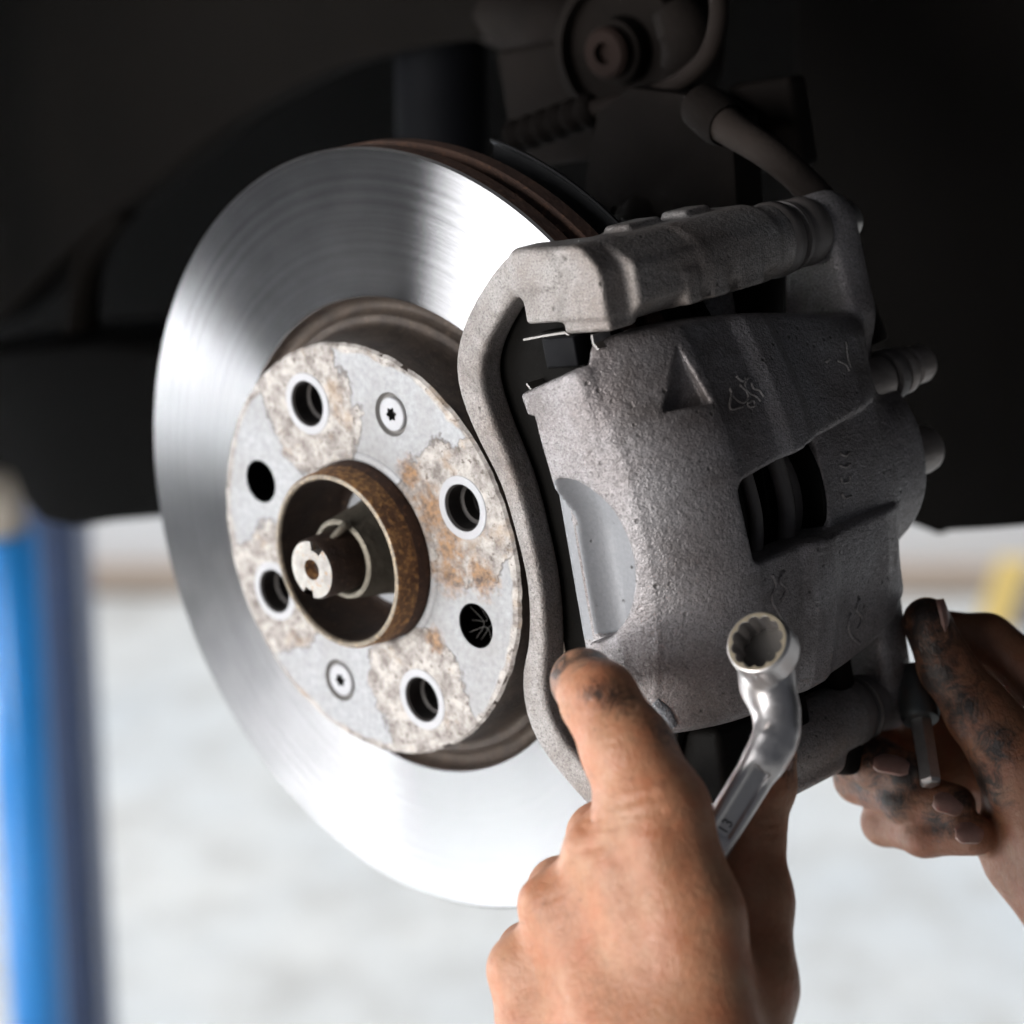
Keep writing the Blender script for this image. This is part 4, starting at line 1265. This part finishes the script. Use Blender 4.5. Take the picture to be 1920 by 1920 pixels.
M_skin_near = skin_material('tanned_skin_with_grease', (0.445, 0.228, 0.135),
    [(tuple(np.array((170.1, -33.2, 75.5)) - ha), 5.0), (tuple(np.array((166.9, -30.0, 79.4)) - ha), 3.5), (tuple(np.array((145.3, -26.9, 70.2)) - ha), 5.0), (tuple(np.array((154.0, -21.6, 65.8)) - ha), 6.0), (tuple(np.array((178.8, -47.4, 67.1)) - ha), 7.0), (tuple(np.array((183.7, -58.6, 64.9)) - ha), 6.0), (tuple(np.array((139.8, -33.6, 71.8)) - ha), 5.0), (tuple(np.array((194.4, -68.2, 24.3)) - ha), 4.0)], 0.65)
lo, hi = bounds(L_index, L_meta1, L_meta2, L_meta3, L_meta4, L_mid, L_ring, L_lit, L_thumb, L_wrist[:2])
add('skin', *nets(f_left, lo, hi, 1.25), M_skin_near, hand1)

def nail(c, nrm, along, w, l, mat, parent, name='fingernail'):
    c, nrm, along = Vector(c), Vector(nrm).normalized(), Vector(along).normalized()
    along = (along - nrm * along.dot(nrm)).normalized()
    side = along.cross(nrm)
    V, Fc = [], []
    nu, nv = 10, 12
    for i in range(nu + 1):
        for j in range(nv + 1):
            s = -1 + 2 * i / nu
            t = -1 + 2 * j / nv
            # rounded-end outline
            wv = w * (1 - 0.55 * max(0, abs(t) - 0.45) ** 2 / 0.3)
            p = c + side * (s * wv) + along * (t * l) - nrm * (0.35 * w * s * s + 0.12 * l * t * t)
            V.append(tuple(p))
    m = len(V)
    V += [tuple(Vector(p) - nrm * 1.2) for p in V]
    W = nv + 1
    for i in range(nu):
        for j in range(nv):
            a = i * W + j
            Fc.append((a, a + W, a + W + 1, a + 1))
            Fc.append((m + a, m + a + 1, m + a + W + 1, m + a + W))
    edge = [(i, 0) for i in range(nu + 1)] + [(nu, j) for j in range(1, W)] + [(i, nv) for i in range(nu - 1, -1, -1)] + [(0, j) for j in range(nv - 1, 0, -1)]
    ids = [i * W + j for i, j in edge]
    for a, b in zip(ids, ids[1:] + ids[:1]):
        Fc.append((a, b, m + b, m + a))
    return add(name, V, Fc, mat, parent, autosmooth=50)
nm = NT('fingernail')
nm.set(Roughness=0.35, Subsurface_Weight=0.1, Subsurface_Scale=0.002)
nm.color(nm.mix(nm.noise(300, 4), (0.20, 0.11, 0.085), (0.40, 0.23, 0.19)))
M_nail = nm.m
nail((193.6, -67.2, 21.9), (0.992, 0.080, -0.093), (0.105, 0.934, -0.342), 3.6, 6.0, M_nail, hand1)

R_thumb = [((164.0, -56.9, -100.4), 9.0), ((169.9, -74.4, -100.6), 10.0), ((180.6, -91.2, -101.6), 12.0), ((195.2, -114.8, -104.9), 17.0), ((214.4, -155.0, -113.1), 26)]
R_index = [((152.3, -66.6, -119.4), 8.6), ((167.4, -73.2, -130.4), 10.2), ((185.1, -90.9, -135.4), 12.5), ((203.5, -121.5, -146.7), 18)]
R_mid = [((120.5, -111.1, -113.3), 9.0), ((127.3, -106.3, -89.5), 9.2), ((145.2, -107.1, -81.5), 9.2), ((158.5, -108.7, -80.3), 8.0)]
R_ring = [((122.9, -124.2, -124.3), 9), ((128.9, -116.8, -91.5), 9.6), ((155.7, -119.8, -83.3), 9.8), ((174.0, -123.2, -86.7), 8.2)]
R_lit = [((129.1, -139.7, -129.6), 9), ((137.0, -134.2, -92.6), 8.8), ((160.6, -133.3, -85.0), 9.2), ((180.4, -133.9, -87.7), 7.8)]
R_back = [((116.1, -120.2, -124.0), 11), ((127.3, -135.8, -140.4), 15), ((169.1, -140.8, -158.9), 30), ((202.6, -165.6, -163.9), 34)]
R_palm = [((182.6, -126.5, -112.3), 12), ((190.7, -146.8, -112.7), 20), ((217.3, -183.4, -123.5), 30)]
R_heel = [((177.8, -140.3, -103.9), 8), ((199.2, -159.9, -110.8), 18)]
R_mass = [((127.2, -107.7, -138.6), 12), ((146.5, -132.0, -146.6), 22), ((166.1, -140.1, -156.0), 28)]
def f_right(P):
    d = chain(P, R_thumb, 4)
    d = smin(d, chain(P, R_index, 4), 3)
    d = smin(d, chain(P, R_back, 6), 5)
    for c in (R_mid, R_ring, R_lit):
        d = smin(d, chain(P, c, 4), 2.0)
    d = smin(d, chain(P, R_palm, 6), 8)
    d = smin(d, chain(P, R_heel, 6), 8)
    d = smin(d, chain(P, R_mass, 6), 8)
    return d
hand2 = thing('hand', 'far greasy right hand at the picture edge gripping a small steel rod', 'hand', (169.1, -140.8, -158.9))
hb = np.array((169.1, -140.8, -158.9))
M_skin_far = skin_material('greasy_shaded_skin', (0.27, 0.13, 0.075),  # base darkened for the caliper's shade; the grease spots are dirt
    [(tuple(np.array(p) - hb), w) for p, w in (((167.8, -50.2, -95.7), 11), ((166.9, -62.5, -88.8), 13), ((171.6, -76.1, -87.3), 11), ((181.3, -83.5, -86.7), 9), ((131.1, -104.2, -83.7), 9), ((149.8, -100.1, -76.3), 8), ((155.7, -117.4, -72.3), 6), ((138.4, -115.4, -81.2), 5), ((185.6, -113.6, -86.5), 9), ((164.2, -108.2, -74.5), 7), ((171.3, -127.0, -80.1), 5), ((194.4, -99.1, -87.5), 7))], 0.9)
lo, hi = bounds(R_thumb, R_index, R_mid, R_ring, R_lit, R_back[:3], R_palm[:2])
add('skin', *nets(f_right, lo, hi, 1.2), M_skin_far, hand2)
nail((173.1, -57.0, -102.4), (0.877, 0.034, -0.479), (-0.070, 0.982, -0.174), 4.6, 8.5, M_nail, hand2)
nail((160.3, -101.8, -72.2), (0.427, 0.853, 0.300), (0.731, -0.464, -0.500), 4.4, 6.5, M_nail, hand2)
nail((178.2, -118.5, -79.1), (0.709, 0.607, 0.360), (0.751, -0.383, -0.537), 4.0, 5.5, M_nail, hand2)
nail((184.8, -129.5, -80.3), (0.709, 0.607, 0.360), (0.770, -0.057, -0.635), 4.0, 5.2, M_nail, hand2)

rod = thing('steel_rod', 'short bright steel rod end hanging between the fingers of the far hand', 'rod', (171.0, -114.2, -78.6))
ra_, rb_ = Vector((157.6, -87.7, -96.3)), Vector((171.7, -112.4, -78.3))
Lr = (rb_ - ra_).length
add('rod_shaft', *lathe_axis([(0.1, -6), (4.2, -6), (4.2, Lr - 1.5), (3.6, Lr - 0.4), (2.4, Lr), (0.1, Lr)], ra_, rb_ - ra_, 6), M_steel, rod, smooth=False)
add('rod_socket', *lathe_axis([(0.1, -14), (7.0, -14), (7.4, -13), (7.4, 5), (6.6, 7), (4, 7.5)], ra_, rb_ - ra_, 32), simple('dark_socket', (0.10, 0.105, 0.105), 0.4, 0.8), rod, autosmooth=35)

# ------------------------------------------------------------------ background things
def wthing(name, label, cat, loc):
    o = bpy.data.objects.new(name, None)
    COL.objects.link(o)
    o.location = loc
    o['label'] = label
    o['category'] = cat
    bpy.context.view_layer.update()
    return o
def wcyl(c, r, z0, z1, segs=40, bev=0.004):
    V, Fc = [], []
    for rr, z in ((r - bev, z0), (r, z0 + bev), (r, z1 - bev), (r - bev, z1), (0.0005, z1)):
        for k in range(segs):
            a = 2 * math.pi * k / segs
            V.append((c[0] + rr * math.cos(a), c[1] + rr * math.sin(a), z))
    for i in range(4):
        for k in range(segs):
            Fc.append((i * segs + k, i * segs + (k + 1) % segs, (i + 1) * segs + (k + 1) % segs, (i + 1) * segs + k))
    return V, Fc
P0 = Vector((-0.431, 2.186, 0.572))
lift = wthing('lift_post', 'blurred blue lift post with grey blue side standing at the left edge', 'lift post', (P0.x, P0.y, 0))
ztop = (-0.431, 2.234, 0.721)[2]
wadd('blue_column', *wcyl((P0.x - 0.004, P0.y), 0.026, 0.02, ztop), M_blue, smooth=True, parent=lift)
P1 = Vector((-0.392, 2.251, 0.546))
wadd('side_channel', *wbox((P1.x - 0.05, P1.y, 0.02), (P1.x + 0.002, P1.y + 0.10, 1.62), 0.006), M_greyblue, parent=lift)
wadd('base_plate', *wbox((P0.x - 0.16, P0.y - 0.12, 0.0), (P1.x + 0.06, P1.y + 0.16, 0.02), 0.004), M_greyblue, parent=lift)
wadd('cap', *wcyl((P0.x - 0.012, P0.y), 0.024, ztop + 0.001, ztop + 0.05), M_beige, smooth=True, parent=lift)
G0 = Vector((0.755, 4.008, 0.000))
sg = wthing('floor_stand', 'blurred yellow folding floor stand with grey back by the far wall at right', 'floor stand', (G0.x, G0.y - 0.12, 0))
yv = [(-0.035, 0, 0), (0.012, 0, 0), (0.045, 0.02, 0.105), (-0.002, 0.02, 0.105)]
def slab(pts, off, dy):
    V = [(G0.x + x + off, G0.y - 0.14 + y, z) for x, y, z in pts] + [(G0.x + x + off, G0.y - 0.14 + y + dy, z) for x, y, z in pts]
    return V, [(0, 1, 2, 3), (7, 6, 5, 4), (0, 4, 5, 1), (1, 5, 6, 2), (2, 6, 7, 3), (3, 7, 4, 0)]
wadd('front_panel', *slab(yv, 0, 0.02), M_yellow, parent=sg)
wadd('back_panel', *slab([(0.016, 0, 0), (0.09, 0, 0), (0.10, 0.02, 0.075), (0.038, 0.02, 0.075)], 0.0, 0.02), M_grey, parent=sg)
